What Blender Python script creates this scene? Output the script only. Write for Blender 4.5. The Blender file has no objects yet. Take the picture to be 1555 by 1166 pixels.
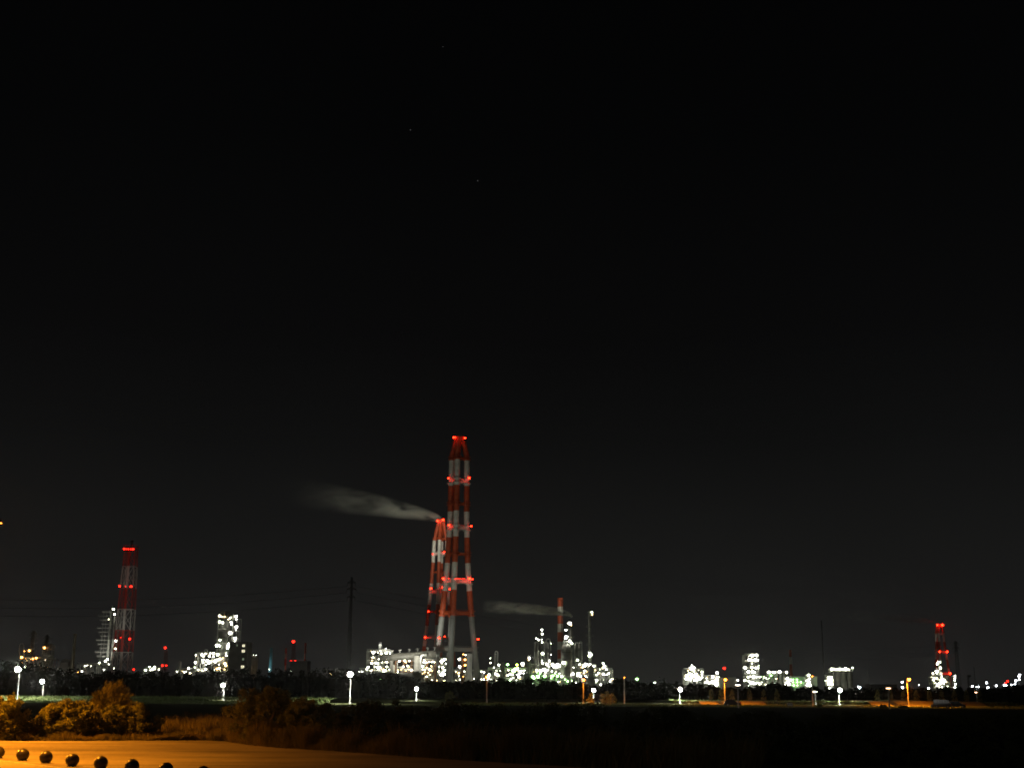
import bpy, math, random
import numpy as np
from math import radians, sin, cos, tan, pi, sqrt, atan2
from mathutils import Vector, Matrix

random.seed(7)
RNG = np.random.default_rng(11)
scene = bpy.context.scene
COL = scene.collection

# ------------------------------------------------------------------ camera
F, PW, PH = 1900.0, 1555.0, 1166.0            # focal length in photo pixels, photo size
CAMH = 3.5
PITCH = math.atan(462.0 / F)
ROLL = radians(0.4)
cam_d = bpy.data.cameras.new("camera")
cam = bpy.data.objects.new("camera", cam_d)
COL.objects.link(cam)
cam_d.sensor_fit = 'HORIZONTAL'
cam_d.sensor_width = 36.0
cam_d.lens = 36.0 * F / PW
cam_d.clip_start = 0.5
cam_d.clip_end = 20000
CAMROT = Matrix.Rotation(pi / 2 + PITCH, 3, 'X') @ Matrix.Rotation(ROLL, 3, 'Z')
cam.matrix_world = Matrix.Translation((0, 0, CAMH)) @ CAMROT.to_4x4()
scene.camera = cam

def ray(px, py):
    return CAMROT @ Vector(((px - PW / 2) / F, (PH / 2 - py) / F, -1.0))
def P(px, py, D):
    """the world point that stands D metres ahead in the direction of a photo pixel"""
    d = ray(px, py)
    return Vector((0, 0, CAMH)) + d * (D / d.y)
def G(px, py, z=0.0):
    d = ray(px, py)
    return Vector((0, 0, CAMH)) + d * ((z - CAMH) / d.z)

# ------------------------------------------------------------------ night sky, added fill sun, exposure
world = bpy.data.worlds.new("World")
scene.world = world
world.use_nodes = True
nt = world.node_tree
nt.nodes.clear()
out = nt.nodes.new('ShaderNodeOutputWorld')
bg = nt.nodes.new('ShaderNodeBackground')
tc = nt.nodes.new('ShaderNodeTexCoord')
sep = nt.nodes.new('ShaderNodeSeparateXYZ')
ramp = nt.nodes.new('ShaderNodeValToRGB')
cr = ramp.color_ramp
stops = [(0.0, (.0128, .0128, .0122)), (0.05, (.0098, .0098, .0095)), (0.12, (.0072, .0073, .0071)), (0.19, (.0042, .0043, .0043)), (0.27, (.0025, .0025, .0026)),
         (0.42, (.0012, .0013, .0014)), (0.62, (.0006, .0006, .0007)), (1.0, (.0005, .0005, .0006))]
while len(cr.elements) < len(stops):
    cr.elements.new(0.5)
for e, (p, c) in zip(cr.elements, stops):
    e.position = p
    e.color = (*c, 1)
nz = nt.nodes.new('ShaderNodeTexNoise')
nz.inputs['Scale'].default_value = 2.2
nz.inputs['Detail'].default_value = 4
mr = nt.nodes.new('ShaderNodeMapRange')
mr.inputs['To Min'].default_value = 0.66
mr.inputs['To Max'].default_value = 1.34
mul = nt.nodes.new('ShaderNodeVectorMath'); mul.operation = 'MULTIPLY'
vor = nt.nodes.new('ShaderNodeTexVoronoi'); vor.inputs['Scale'].default_value = 38
lt = nt.nodes.new('ShaderNodeMath'); lt.operation = 'LESS_THAN'; lt.inputs[1].default_value = 0.017
pick = nt.nodes.new('ShaderNodeSeparateColor')
gt = nt.nodes.new('ShaderNodeMath'); gt.operation = 'GREATER_THAN'; gt.inputs[1].default_value = 0.88
sm = nt.nodes.new('ShaderNodeMath'); sm.operation = 'MULTIPLY'
sm2 = nt.nodes.new('ShaderNodeMath'); sm2.operation = 'MULTIPLY'; sm2.inputs[1].default_value = 0.05
add = nt.nodes.new('ShaderNodeVectorMath'); add.operation = 'ADD'
L = nt.links.new
L(tc.outputs['Generated'], sep.inputs[0]); L(sep.outputs['Z'], ramp.inputs[0])
L(tc.outputs['Generated'], nz.inputs['Vector']); L(nz.outputs['Fac'], mr.inputs['Value'])
L(ramp.outputs['Color'], mul.inputs[0]); L(mr.outputs[0], mul.inputs[1])
L(tc.outputs['Generated'], vor.inputs['Vector']); L(vor.outputs['Distance'], lt.inputs[0])
L(vor.outputs['Color'], pick.inputs[0]); L(pick.outputs[0], gt.inputs[0])
L(lt.outputs[0], sm.inputs[0]); L(gt.outputs[0], sm.inputs[1]); L(sm.outputs[0], sm2.inputs[0])
L(mul.outputs[0], add.inputs[0]); L(sm2.outputs[0], add.inputs[1])
L(add.outputs[0], bg.inputs['Color']); bg.inputs['Strength'].default_value = 1.0
L(bg.outputs[0], out.inputs['Surface'])

sun_d = bpy.data.lights.new("fill_sun", 'SUN')
sun_d.energy = 0.08  # weak fill light added from behind the camera, without a seen source
sun_d.angle = radians(0.5)
sun_d.color = (1.0, 0.95, 0.84)
sun = bpy.data.objects.new("fill_sun", sun_d)
COL.objects.link(sun)
sun.rotation_euler = Vector((0.55, 1.0, -0.62)).to_track_quat('-Z', 'Y').to_euler()

scene.view_settings.view_transform = 'Standard'
scene.view_settings.look = 'None'
scene.view_settings.exposure = 0
scene.view_settings.gamma = 1
scene.view_settings.use_curve_mapping = False
scene.render.engine = 'CYCLES'
cy = scene.cycles
cy.use_denoising = True
cy.denoiser = 'OPENIMAGEDENOISE'
cy.pixel_filter_type = 'GAUSSIAN'
cy.filter_width = 2.0
cy.max_bounces = 4
cy.diffuse_bounces = 2
cy.glossy_bounces = 2
cy.transmission_bounces = 2
cy.volume_bounces = 0
cy.sample_clamp_indirect = 0.6
cy.use_light_tree = True
cy.caustics_reflective = False
cy.caustics_refractive = False

# ------------------------------------------------------------------ materials
MATS = {}
def mat(name, col, rough=0.6, var=0.25, scale=0.4, metal=0.0, col2=None, bump=0.0, bscale=8.0, detail=6.0, spec=0.5):
    if name in MATS:
        return MATS[name]
    m = bpy.data.materials.new(name); m.use_nodes = True
    n = m.node_tree; b = n.nodes['Principled BSDF']
    t = n.nodes.new('ShaderNodeTexCoord')
    no = n.nodes.new('ShaderNodeTexNoise'); no.inputs['Scale'].default_value = scale; no.inputs['Detail'].default_value = detail
    no.inputs['Roughness'].default_value = 0.65
    r = n.nodes.new('ShaderNodeValToRGB')
    c2 = col2 or tuple(max(0, c * (1 - 2 * var)) for c in col)
    r.color_ramp.elements[0].position = 0.32; r.color_ramp.elements[1].position = 0.68
    r.color_ramp.elements[0].color = (*c2, 1); r.color_ramp.elements[1].color = (*col, 1)
    n.links.new(t.outputs['Object'], no.inputs['Vector']); n.links.new(no.outputs['Fac'], r.inputs[0])
    n.links.new(r.outputs[0], b.inputs['Base Color'])
    b.inputs['Specular IOR Level'].default_value = spec; b.inputs['Roughness'].default_value = rough; b.inputs['Metallic'].default_value = metal
    if bump:
        n2 = n.nodes.new('ShaderNodeTexNoise'); n2.inputs['Scale'].default_value = bscale; n2.inputs['Detail'].default_value = 8
        bu = n.nodes.new('ShaderNodeBump'); bu.inputs['Strength'].default_value = bump; bu.inputs['Distance'].default_value = 0.05
        n.links.new(t.outputs['Object'], n2.inputs['Vector']); n.links.new(n2.outputs['Fac'], bu.inputs['Height'])
        n.links.new(bu.outputs[0], b.inputs['Normal'])
    MATS[name] = m
    return m
def emis(name, col, strength):
    if name in MATS:
        return MATS[name]
    m = bpy.data.materials.new(name); m.use_nodes = True
    n = m.node_tree; n.nodes.clear()
    o = n.nodes.new('ShaderNodeOutputMaterial'); e = n.nodes.new('ShaderNodeEmission')
    e.inputs['Color'].default_value = (*col, 1); e.inputs['Strength'].default_value = strength
    n.links.new(e.outputs[0], o.inputs['Surface'])
    MATS[name] = m
    return m
def leafmat(name, a, b_, scale=1.4):
    if name in MATS:
        return MATS[name]
    m = bpy.data.materials.new(name); m.use_nodes = True
    n = m.node_tree; n.nodes.clear()
    o = n.nodes.new('ShaderNodeOutputMaterial')
    t = n.nodes.new('ShaderNodeTexCoord'); no = n.nodes.new('ShaderNodeTexNoise')
    no.inputs['Scale'].default_value = scale; no.inputs['Detail'].default_value = 8
    r = n.nodes.new('ShaderNodeValToRGB')
    r.color_ramp.elements[0].position = 0.3; r.color_ramp.elements[1].position = 0.7
    r.color_ramp.elements[0].color = (*a, 1); r.color_ramp.elements[1].color = (*b_, 1)
    d = n.nodes.new('ShaderNodeBsdfDiffuse'); tr = n.nodes.new('ShaderNodeBsdfTranslucent'); mx = n.nodes.new('ShaderNodeMixShader')
    mx.inputs[0].default_value = 0.3
    K = n.links.new
    K(t.outputs['Object'], no.inputs['Vector']); K(no.outputs['Fac'], r.inputs[0])
    K(r.outputs[0], d.inputs['Color']); K(r.outputs[0], tr.inputs['Color'])
    K(d.outputs[0], mx.inputs[1]); K(tr.outputs[0], mx.inputs[2]); K(mx.outputs[0], o.inputs['Surface'])
    MATS[name] = m
    return m

STEEL = mat('pale_steel', (.42, .43, .38), .5, .25, .15)
DARKSTEEL = mat('dark_steel', (.10, .10, .095), .6, .3, .2)
SILVER = mat('pipe_cladding', (.58, .58, .54), .35, .18, .3, .35)
VESSEL = mat('vessel_cladding', (.40, .40, .36), .45, .25, .12, .2)
VDARK = mat('vessel_dark', (.13, .13, .115), .55, .3, .12)
DECK = mat('deck_grating', (.20, .20, .18), .8, .3, .3)
RUST = mat('rusty_steel', (.30, .15, .07), .7, .35, .3)
CONC = mat('concrete', (.38, .37, .33), .85, .2, .2, 0, None, .2, 2)
CONCD = mat('dark_concrete', (.16, .16, .145), .9, .25, .15)
SILOM = mat('silo_sheet', (.45, .38, .32), .6, .2, .2)
REDP = mat('stack_red', (.52, .085, .022), .55, .24, .28)
WHITEP = mat('stack_white', (.70, .69, .59), .55, .19, .28)
GREYP = mat('stack_grey', (.20, .21, .195), .6, .12, .08)
REDL = mat('lattice_red', (.50, .05, .035), .5, .2, .15)
WHITEL = mat('lattice_white', (.62, .62, .58), .5, .12, .15)
GALV = mat('galvanised', (.12, .12, .115), .5, .2, .3, .3)
POLE = mat('pole_paint', (.22, .22, .205), .45, .15, .8)
TEAL = mat('teal_paint', (.16, .40, .46), .5, .12, .1)
GREENP = mat('green_sheet', (.42, .55, .40), .6, .15, .2)
BLACK = mat('black_housing', (.03, .03, .03), .5, .2, 1)
GLASS = mat('window_glass', (.03, .035, .04), .1, .2, 1)
E_WHITE = emis('lamp_white', (1, .98, .84), 32)
E_WHITE2 = emis('lamp_greenish', (.92, 1, .70), 30)
E_WHITE3 = emis('lamp_cream', (1, .90, .62), 28)
E_WARM = emis('lamp_warm', (1, .66, .26), 22)
E_ORANGE = emis('lamp_sodium', (1, .40, .085), 20)
E_GREEN = emis('lamp_green', (.42, 1, .28), 36)
E_YG = emis('lamp_yellowgreen', (.70, 1, .10), 26)
E_BLUE = emis('lamp_cold', (.86, .93, 1), 30)
E_RED = emis('lamp_red', (1, .012, .005), 12)
E_REDO = emis('lamp_red_orange', (1, .016, .004), 28)
E_FLOOD = emis('lamp_floodlight', (1, 1, .88), 45)
E_SODIUM = emis('lamp_street_sodium', (1, .24, .02), 30)
E_FLAT = emis('lamp_flat_head', (1, .55, .28), 14)
E_WIN = emis('window_lit', (1, .93, .62), 1.1)
E_WIND = emis('window_dim', (.8, 1, .65), .22)

# ------------------------------------------------------------------ mesh builder
class MB:
    def __init__(s):
        s.v, s.f, s.m = [], [], []
    def _add(s, vs, fs, mi=0):
        o = len(s.v)
        s.v.extend([tuple(x) for x in vs])
        s.f.extend([tuple(i + o for i in q) for q in fs])
        s.m.extend([mi] * len(fs))
        return s
    def box(s, c, d, mi=0, rz=0.0):
        x, y, z = d[0] / 2, d[1] / 2, d[2] / 2
        ca, sa = cos(rz), sin(rz)
        vs = []
        for dx, dy, dz in ((-x, -y, -z), (x, -y, -z), (x, y, -z), (-x, y, -z), (-x, -y, z), (x, -y, z), (x, y, z), (-x, y, z)):
            vs.append((c[0] + dx * ca - dy * sa, c[1] + dx * sa + dy * ca, c[2] + dz))
        return s._add(vs, [(0, 3, 2, 1), (4, 5, 6, 7), (0, 1, 5, 4), (1, 2, 6, 5), (2, 3, 7, 6), (3, 0, 4, 7)], mi)
    def span(s, x0, x1, y0, y1, z0, z1, mi=0):
        return s.box(((x0 + x1) / 2, (y0 + y1) / 2, (z0 + z1) / 2), (abs(x1 - x0), abs(y1 - y0), abs(z1 - z0)), mi)
    def tube(s, pts, r, n=8, mi=0, cap=True):
        """pts: centre line; r: radius or list; mi: slot or list per segment"""
        pts = [Vector(p) for p in pts]
        k = len(pts)
        rs = r if isinstance(r, (list, tuple)) else [r] * k
        rings = []
        up0 = None
        for i, p in enumerate(pts):
            d = (pts[min(i + 1, k - 1)] - pts[max(i - 1, 0)])
            if d.length < 1e-9:
                d = Vector((0, 0, 1))
            d.normalize()
            if up0 is None:
                up0 = Vector((0, 1, 0)) if abs(d.y) < .9 else Vector((1, 0, 0))
            a = d.cross(up0); a.normalize(); b = d.cross(a)
            rings.append([p + (a * cos(2 * pi * j / n) + b * sin(2 * pi * j / n)) * rs[i] for j in range(n)])
        vs = [v for R in rings for v in R]
        o = len(s.v); s.v.extend([tuple(v) for v in vs])
        for i in range(k - 1):
            mm = mi[i] if isinstance(mi, (list, tuple)) else mi
            for j in range(n):
                q = (j + 1) % n
                s.f.append((o + i * n + j, o + i * n + q, o + (i + 1) * n + q, o + (i + 1) * n + j)); s.m.append(mm)
        if cap:
            m0 = mi[0] if isinstance(mi, (list, tuple)) else mi
            m1 = mi[-1] if isinstance(mi, (list, tuple)) else mi
            s.f.append(tuple(o + j for j in range(n))); s.m.append(m0)
            s.f.append(tuple(o + (k - 1) * n + j for j in reversed(range(n)))); s.m.append(m1)
        return s
    def bar(s, a, b, w, mi=0):
        return s.tube([a, b], w * .7, 4, mi)
    def lathe(s, x, y, prof, n=14, mi=0):
        o = len(s.v)
        for r, z in prof:
            for j in range(n):
                s.v.append((x + r * cos(2 * pi * j / n), y + r * sin(2 * pi * j / n), z))
        for i in range(len(prof) - 1):
            mm = mi[i] if isinstance(mi, (list, tuple)) else mi
            for j in range(n):
                q = (j + 1) % n
                s.f.append((o + i * n + j, o + i * n + q, o + (i + 1) * n + q, o + (i + 1) * n + j)); s.m.append(mm)
        s.f.append(tuple(o + (len(prof) - 1) * n + j for j in range(n))); s.m.append(mi[-1] if isinstance(mi, (list, tuple)) else mi)
        return s
    def ball(s, c, r, nu=12, nv=8, mi=0, sz=1.0, zmin=-1.0):
        prof = []
        for i in range(nv + 1):
            a = -pi / 2 + pi * i / nv
            if sin(a) < zmin - 1e-6: continue
            prof.append((max(r * cos(a), r * .002), c[2] + r * sz * sin(a)))
        return s.lathe(c[0], c[1], prof, nu, mi)
    def mesh(s, name, mats, off=(0, 0, 0), smooth=False):
        me = bpy.data.meshes.new(name)
        ox, oy, oz = off
        me.from_pydata([(a - ox, b - oy, c - oz) for a, b, c in s.v], [], s.f)
        for m in (mats if isinstance(mats, (list, tuple)) else [mats]):
            me.materials.append(m)
        me.polygons.foreach_set('material_index', s.m)
        if smooth:
            me.polygons.foreach_set('use_smooth', [True] * len(s.f))
        me.update()
        return me

def link(name, data, parent=None, loc=(0, 0, 0)):
    o = bpy.data.objects.new(name, data)
    COL.objects.link(o)
    o.location = loc
    if parent:
        o.parent = parent
    return o
def tag(o, label=None, cat=None, group=None, kind=None):
    if label: o['label'] = label
    if cat: o['category'] = cat
    if group: o['group'] = group
    if kind: o['kind'] = kind
    return o
def thing(name, label, cat, loc, group=None):
    return tag(link(name, None, None, loc), label, cat, group, 'thing')
def part(root, name, mb, mats, smooth=False, under=None):
    """world-coordinate builder -> child of root (or of a part of root)"""
    return link(name, mb.mesh(name, mats, root.location, smooth), under or root)
def smooth_by_angle(o, ang=40):
    return o

# lamps (parts of the plant they are fixed to): globe, cap and bracket
LAMPMESH = {}
def lamp_mesh(kind):
    if kind in LAMPMESH:
        return LAMPMESH[kind]
    e = {'w': E_WHITE, 'w2': E_WHITE2, 'w3': E_WHITE3, 'y': E_WARM, 'o': E_ORANGE, 'g': E_GREEN, 'yg': E_YG, 'b': E_BLUE, 'r': E_RED, 'ro': E_REDO}[kind]
    mb = MB()
    mb.ball((0, 0, 0), 1.0, 6, 4, 0)
    mb.lathe(0, 0, [(1.05, .55), (.35, 1.15)], 6, 1)
    mb.tube([(0, .2, -.8), (0, .6, -2.6)], .22, 4, 1)
    LAMPMESH[kind] = mb.mesh('lamp_' + kind, [e, BLACK])
    return LAMPMESH[kind]
LRG = random.Random(99)
def lamp(root, px, py, D, s=1.0, kind='w'):
    if kind == 'w':
        kind = LRG.choice(('w', 'w', 'w', 'w2', 'w2', 'w3')); s *= LRG.uniform(.72, 1.2)
    p = P(px, py, D)
    o = link('lamp' if kind not in ('r', 'ro') else 'beacon', lamp_mesh(kind), root, p - root.location)
    r = s * (0.70 if kind not in ('r', 'ro') else .8) * D / 1000.0
    o.scale = (r, r, r)
    return o

# ------------------------------------------------------------------ plant builders
def zat(px, py, D):
    return P(px, py, D).z
def xat(px, py, D):
    return P(px, py, D).x
def base(px, py, D):
    p = P(px, py, D)
    return Vector((p.x, D, 0))

def column(name, label, cat, px, ytop, w, D, pm=VESSEL, plats=3, goose=0, group=None, ref=1025, plat_w=1.6, top='dome', ladder=True, pieces=True):
    """process column: shell on a skirt, dome, platforms, ladder, overhead line bent over the top"""
    b = base(px, ref, D); r = w / 2 * D / F; zt = zat(px, ytop, D)
    t = thing(name, label, cat, b, group)
    mb = MB()
    if top == 'dome':
        prof = [(r * 1.25, 0), (r * 1.02, 3), (r, 3.1)]
        for q in (0.33, 0.66):
            prof += [(r, zt * q - .3), (r * 1.08, zt * q - .25), (r * 1.08, zt * q + .25), (r, zt * q + .3)]
        prof += [(r, zt - r * .9), (r * .86, zt - r * .45), (r * .5, zt - r * .12), (r * .12, zt)]
    elif top == 'cone':
        prof = [(r * 1.3, 0), (r, zt * .5), (r * .9, zt * .52), (r * .8, zt - 1.0), (r * .95, zt - .8), (r * .95, zt)]
    else:
        prof = [(r * 1.15, 0), (r, zt * .3), (r * .92, zt - 1.2), (r * 1.1, zt - 1.1), (r * 1.1, zt)]
    mb.lathe(b.x, b.y, prof, 14)
    part(t, 'shell', mb, pm, True)
    for i in range(plats):
        z = zt * (0.30 + 0.66 * (i + .6) / plats)
        m2 = MB()
        R = r + plat_w
        m2.lathe(b.x, b.y, [(r * .99, z - .12), (R, z - .12), (R, z + .12), (r * .99, z + .13)], 12)
        for j in range(8):
            a = 2 * pi * j / 8
            m2.bar((b.x + R * cos(a), b.y + R * sin(a), z), (b.x + R * cos(a), b.y + R * sin(a), z + 1.2), .10)
        m2.lathe(b.x, b.y, [(R * .985, z + 1.1), (R, z + 1.1), (R, z + 1.28), (R * .985, z + 1.28)], 12)
        part(t, 'platform', m2, DECK)
    if ladder:
        m3 = MB()
        for dx in (-.3, .3):
            m3.bar((b.x + dx, b.y - r - .5, 1), (b.x + dx, b.y - r - .5, zt - 1), .09)
        k = int(zt / 2.2)
        for i in range(k):
            m3.bar((b.x - .3, b.y - r - .5, 2 + i * 2.2), (b.x + .3, b.y - r - .5, 2 + i * 2.2), .07)
        part(t, 'ladder', m3, STEEL)
    if goose:
        s = 1 if goose > 0 else -1
        rp = max(.35, r * .22)
        R = abs(goose) * D / F / 2
        pts = [(b.x, b.y, zt - .3), (b.x, b.y, zt + .6)]
        for i in range(1, 9):
            a = pi * i / 8
            pts.append((b.x + s * (R - R * cos(a)), b.y - .5, zt + .6 + R * sin(a)))
        pts.append((b.x + s * 2 * R, b.y - .5, 2))
        m4 = MB().tube(pts, rp, 8)
        part(t, 'overhead_pipe', m4, SILVER, True)
    t['_d'] = D - r - plat_w * .6
    return t

def rack(name, label, cat, px0, px1, ytop, D, dep=14, levels=4, seed=1, frame=STEEL, fill=1.0, ref=1025, drums=2, group=None, pipes=1.0):
    rg = random.Random(seed)
    x0, x1 = xat(px0, ref, D), xat(px1, ref, D)
    zt = zat((px0 + px1) / 2, ytop, D)
    t = thing(name, label, cat, ((x0 + x1) / 2, D + dep / 2, 0), group)
    nb = max(2, int(round((x1 - x0) / 6)))
    xs = [x0 + (x1 - x0) * i / nb for i in range(nb + 1)]
    ys = [D, D + dep * .5, D + dep]
    fr = MB()
    hs = [zt * (1 - .22 * rg.random()) if nb > 2 and 0 < i < nb and rg.random() < .5 else zt for i in range(nb + 1)]
    for i, x in enumerate(xs):
        for y in ys:
            fr.span(x - .22, x + .22, y - .22, y + .22, 0, hs[i])
    lv = [zt * (k + 1) / levels for k in range(levels)]
    lv = [z - (0 if k == levels - 1 else rg.uniform(-.08, .08) * zt / levels) for k, z in enumerate(lv)]
    for z in lv:
        for y in ys:
            fr.span(x0, x1, y - .15, y + .15, z - .62, z - .16)
        for i, x in enumerate(xs):
            if z <= hs[i] + .1:
                fr.span(x - .13, x + .13, D, D + dep, z - .56, z - .20)
    for i in range(nb):
        if rg.random() < .5:
            k = rg.randrange(levels)
            za = 0 if k == 0 else lv[k - 1]
            fr.bar((xs[i], D - .05, za), (xs[i + 1], D - .05, lv[k] - .4), .16)
    part(t, 'frame', fr, frame)
    for k, z in enumerate(lv):
        m = MB()
        a, b2 = sorted((rg.uniform(0, .25), rg.uniform(.75, 1)))
        xa, xb = x0 + (x1 - x0) * a, x0 + (x1 - x0) * b2
        if k == levels - 1: xa, xb = x0, x1
        m.span(xa - .4, xb + .4, D - .7, D + dep + .3, z - .15, z + .03)
        for j in range(int((xb - xa) / 2.5) + 1):
            m.bar((xa + j * 2.5, D - .65, z), (xa + j * 2.5, D - .65, z + 1.15), .07)
        m.span(xa - .4, xb + .4, D - .70, D - .60, z + 1.06, z + 1.18)
        part(t, 'deck', m, DECK)
    # pipework
    np_ = int((x1 - x0) * .55 * fill * pipes)
    pv = MB()
    for _ in range(np_):
        x = rg.uniform(x0 + .5, x1 - .5); y = rg.uniform(D + 1, D + dep - 1)
        z1 = rg.uniform(.35, 1.02) * zt; r = rg.choice((.18, .25, .35, .5))
        dx = rg.uniform(-5, 5)
        xe = min(max(x + dx, x0), x1)
        pv.tube([(x, y, 0), (x, y, z1 - 1), (x + (xe - x) * .15, y, z1), (xe, y, z1)], r, 6)
    if np_:
        part(t, 'pipework', pv, SILVER, True)
    ph = MB()
    for z in lv:
        for _ in range(max(1, int(2 * pipes))):
            y = rg.uniform(D + .3, D + dep * .6); zz = z + rg.uniform(.4, 1.2)
            ph.tube([(x0, y, zz), (x1, y, zz)], rg.choice((.18, .28, .4)), 6)
    part(t, 'pipe_run', ph, SILVER, True)
    for _ in range(int(drums * fill)):
        k = rg.randrange(levels)
        z = lv[k] if k < levels - 1 else (0 if levels == 1 else lv[k - 1])
        r = min(rg.uniform(.9, 1.7), zt / levels * .4)
        x = rg.uniform(x0 + 3, x1 - 3) if x1 - x0 > 7 else (x0 + x1) / 2
        y = D + rg.uniform(2, dep * .5)
        m = MB()
        if rg.random() < .55:
            l = min(rg.uniform(4, 8), (x1 - x0) * .5)
            m.tube([(x - l / 2 - .6, y, z + r + .3), (x - l / 2, y, z + r + .3), (x + l / 2, y, z + r + .3), (x + l / 2 + .6, y, z + r + .3)], [r * .4, r, r, r * .4], 12)
            m.box((x - l * .3, y, z + .3), (.5, r * 1.4, .7)); m.box((x + l * .3, y, z + .3), (.5, r * 1.4, .7))
        else:
            h = zt / levels * rg.uniform(.6, .9)
            m.lathe(x, y, [(r * .4, z), (r, z + r * .5), (r, z + h - r * .5), (r * .3, z + h)], 12)
        part(t, 'drum', m, VESSEL, True)
    t['_d'] = D - 1.2
    for _ in range(int(.34 * (px1 - px0) * min(fill, 1.2))):
        z = rg.choice(lv); z = z + rg.uniform(.8, 2.2) - (0 if z < zt - .1 else 2.5)
        r_ = rg.uniform(.14, .34) * D / 1000
        o = link('lamp', lamp_mesh(rg.choice(('w', 'w2', 'w3', 'y'))), t, Vector((rg.uniform(x0, x1), D - rg.uniform(.4, 1.4), z)) - t.location)
        o.scale = (r_, r_, r_)
    return t

def lamps(things, lst):
    """fix each lamp of a region to the plant item it stands at; a thing is (root, px0, px1)"""
    for e in lst:
        px, py, s = e[:3]; k = e[3] if len(e) > 3 else 'w'
        best = min(things, key=lambda q: max(q[1] - px, px - q[2], 0) * 10 + abs((q[1] + q[2]) / 2 - px) * .1 + q[2] * .001 + (q[2] - q[1]) * .05)
        lamp(best[0], px, py, best[0]['_d'], s, k)

# ================================================================== SETTING
GRASSG = mat('ground_grass', (.045, .050, .022), .95, .3, .6, 0, (.022, .024, .012), .6, 3, spec=0.0)
mb = MB()
mb._add([(-2900, -120, 0), (2900, -120, 0), (2900, 3400, 0), (-2900, 3400, 0)], [(0, 1, 2, 3)])
tag(link('ground', mb.mesh('ground', GRASSG)), kind='structure')

# paved lot (edge follows the foot of the shrubs)
ASPH = mat('lot_asphalt', (.20, .18, .15), .9, .2, .22, 0, (.145, .128, .105), .35, 14, 10, spec=0.15)
edge_px = [(-420, 1120), (-120, 1122), (0, 1124), (120, 1124), (230, 1123.6), (300, 1123.4), (340, 1124.5), (372, 1130), (420, 1135), (500, 1139.5),
           (600, 1147), (700, 1154), (800, 1160), (950, 1168), (1150, 1180)]
def wob(i, p):
    return Vector((p.x, p.y + .25 * sin(i * 1.7), 0))
pts = []
dense = []
for (a, b_) in zip(edge_px[:-1], edge_px[1:]):
    for k in range(6):
        dense.append((a[0] + (b_[0] - a[0]) * k / 6, a[1] + (b_[1] - a[1]) * k / 6))
dense.append(edge_px[-1])
far = [G(*e) for e in dense]
far = [Vector((p.x, p.y + random.uniform(-.12, .12), .004)) for p in far]
xs0 = [p.x for p in far]
near = [Vector((p.x, 8, .004)) for p in far]
mb = MB()
n = len(far)
mb._add([*near, *far], [(i, i + 1, n + i + 1, n + i) for i in range(n - 1)])
tag(link('parking_lot', mb.mesh('parking_lot', ASPH)), kind='structure')
n_ = ASPH.node_tree; bs = n_.nodes['Principled BSDF']; old = bs.inputs['Base Color'].links[0].from_socket
tx = n_.nodes.new('ShaderNodeTexCoord'); mpp = n_.nodes.new('ShaderNodeMapping'); mpp.inputs['Scale'].default_value = (.25, 1.0, 1)
st1 = n_.nodes.new('ShaderNodeTexNoise'); st1.inputs['Scale'].default_value = .35; st1.inputs['Detail'].default_value = 9; st1.inputs['Roughness'].default_value = .75
st2 = n_.nodes.new('ShaderNodeTexNoise'); st2.inputs['Scale'].default_value = 9; st2.inputs['Detail'].default_value = 6; st2.inputs['Roughness'].default_value = .8
r1_ = n_.nodes.new('ShaderNodeMapRange'); r1_.inputs['From Min'].default_value = .35; r1_.inputs['From Max'].default_value = .65; r1_.inputs['To Min'].default_value = .55; r1_.inputs['To Max'].default_value = 1.2
r2_ = n_.nodes.new('ShaderNodeMapRange'); r2_.inputs['From Min'].default_value = .3; r2_.inputs['From Max'].default_value = .7; r2_.inputs['To Min'].default_value = .7; r2_.inputs['To Max'].default_value = 1.25
v1_ = n_.nodes.new('ShaderNodeVectorMath'); v1_.operation = 'MULTIPLY'; v2_ = n_.nodes.new('ShaderNodeVectorMath'); v2_.operation = 'MULTIPLY'
L2 = n_.links.new
L2(tx.outputs['Object'], mpp.inputs[0]); L2(mpp.outputs[0], st1.inputs['Vector']); L2(tx.outputs['Object'], st2.inputs['Vector'])
L2(st1.outputs['Fac'], r1_.inputs['Value']); L2(st2.outputs['Fac'], r2_.inputs['Value'])
L2(old, v1_.inputs[0]); L2(r1_.outputs[0], v1_.inputs[1]); L2(v1_.outputs[0], v2_.inputs[0]); L2(r2_.outputs[0], v2_.inputs[1]); L2(v2_.outputs[0], bs.inputs['Base Color'])

# kerb in front of the bollards, with a lighter walk on the near side
k0, k1 = G(-60, 1150.5), G(200, 1182.5)
kd = (k1 - k0); kd.z = 0; kd.normalize(); kn = Vector((kd.y, -kd.x, 0))
if kn.y > 0: kn = -kn
KERB = mat('kerb_stone', (.42, .40, .36), .8, .15, 2, 0, None, .2, 20)
WALK = mat('walk_paving', (.24, .22, .19), .85, .2, .5, 0, (.18, .165, .14), .3, 16, 10, spec=0.15)
kroot = tag(link('kerb', None, None, (k0.x, k0.y, 0)), kind='structure')
ln = 1.2
for i in range(-14, 34):
    a = k0 + kd * (i * ln)
    m = MB()
    q = [a, a + kd * (ln - .02), a + kd * (ln - .02) + kn * .15, a + kn * .15]
    m._add([(v.x, v.y, -.05) for v in q] + [(v.x, v.y, .12) for v in q], [(0, 3, 2, 1), (4, 5, 6, 7), (0, 1, 5, 4), (1, 2, 6, 5), (2, 3, 7, 6), (3, 0, 4, 7)])
    link('kerb_stone', m.mesh('kerb_stone', KERB, kroot.location), kroot)
mb = MB()
a, b_ = k0 - kd * 17 + kn * .152, k0 + kd * 41 + kn * .152
q = [a, b_, b_ + kn * 6, a + kn * 6]
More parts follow.
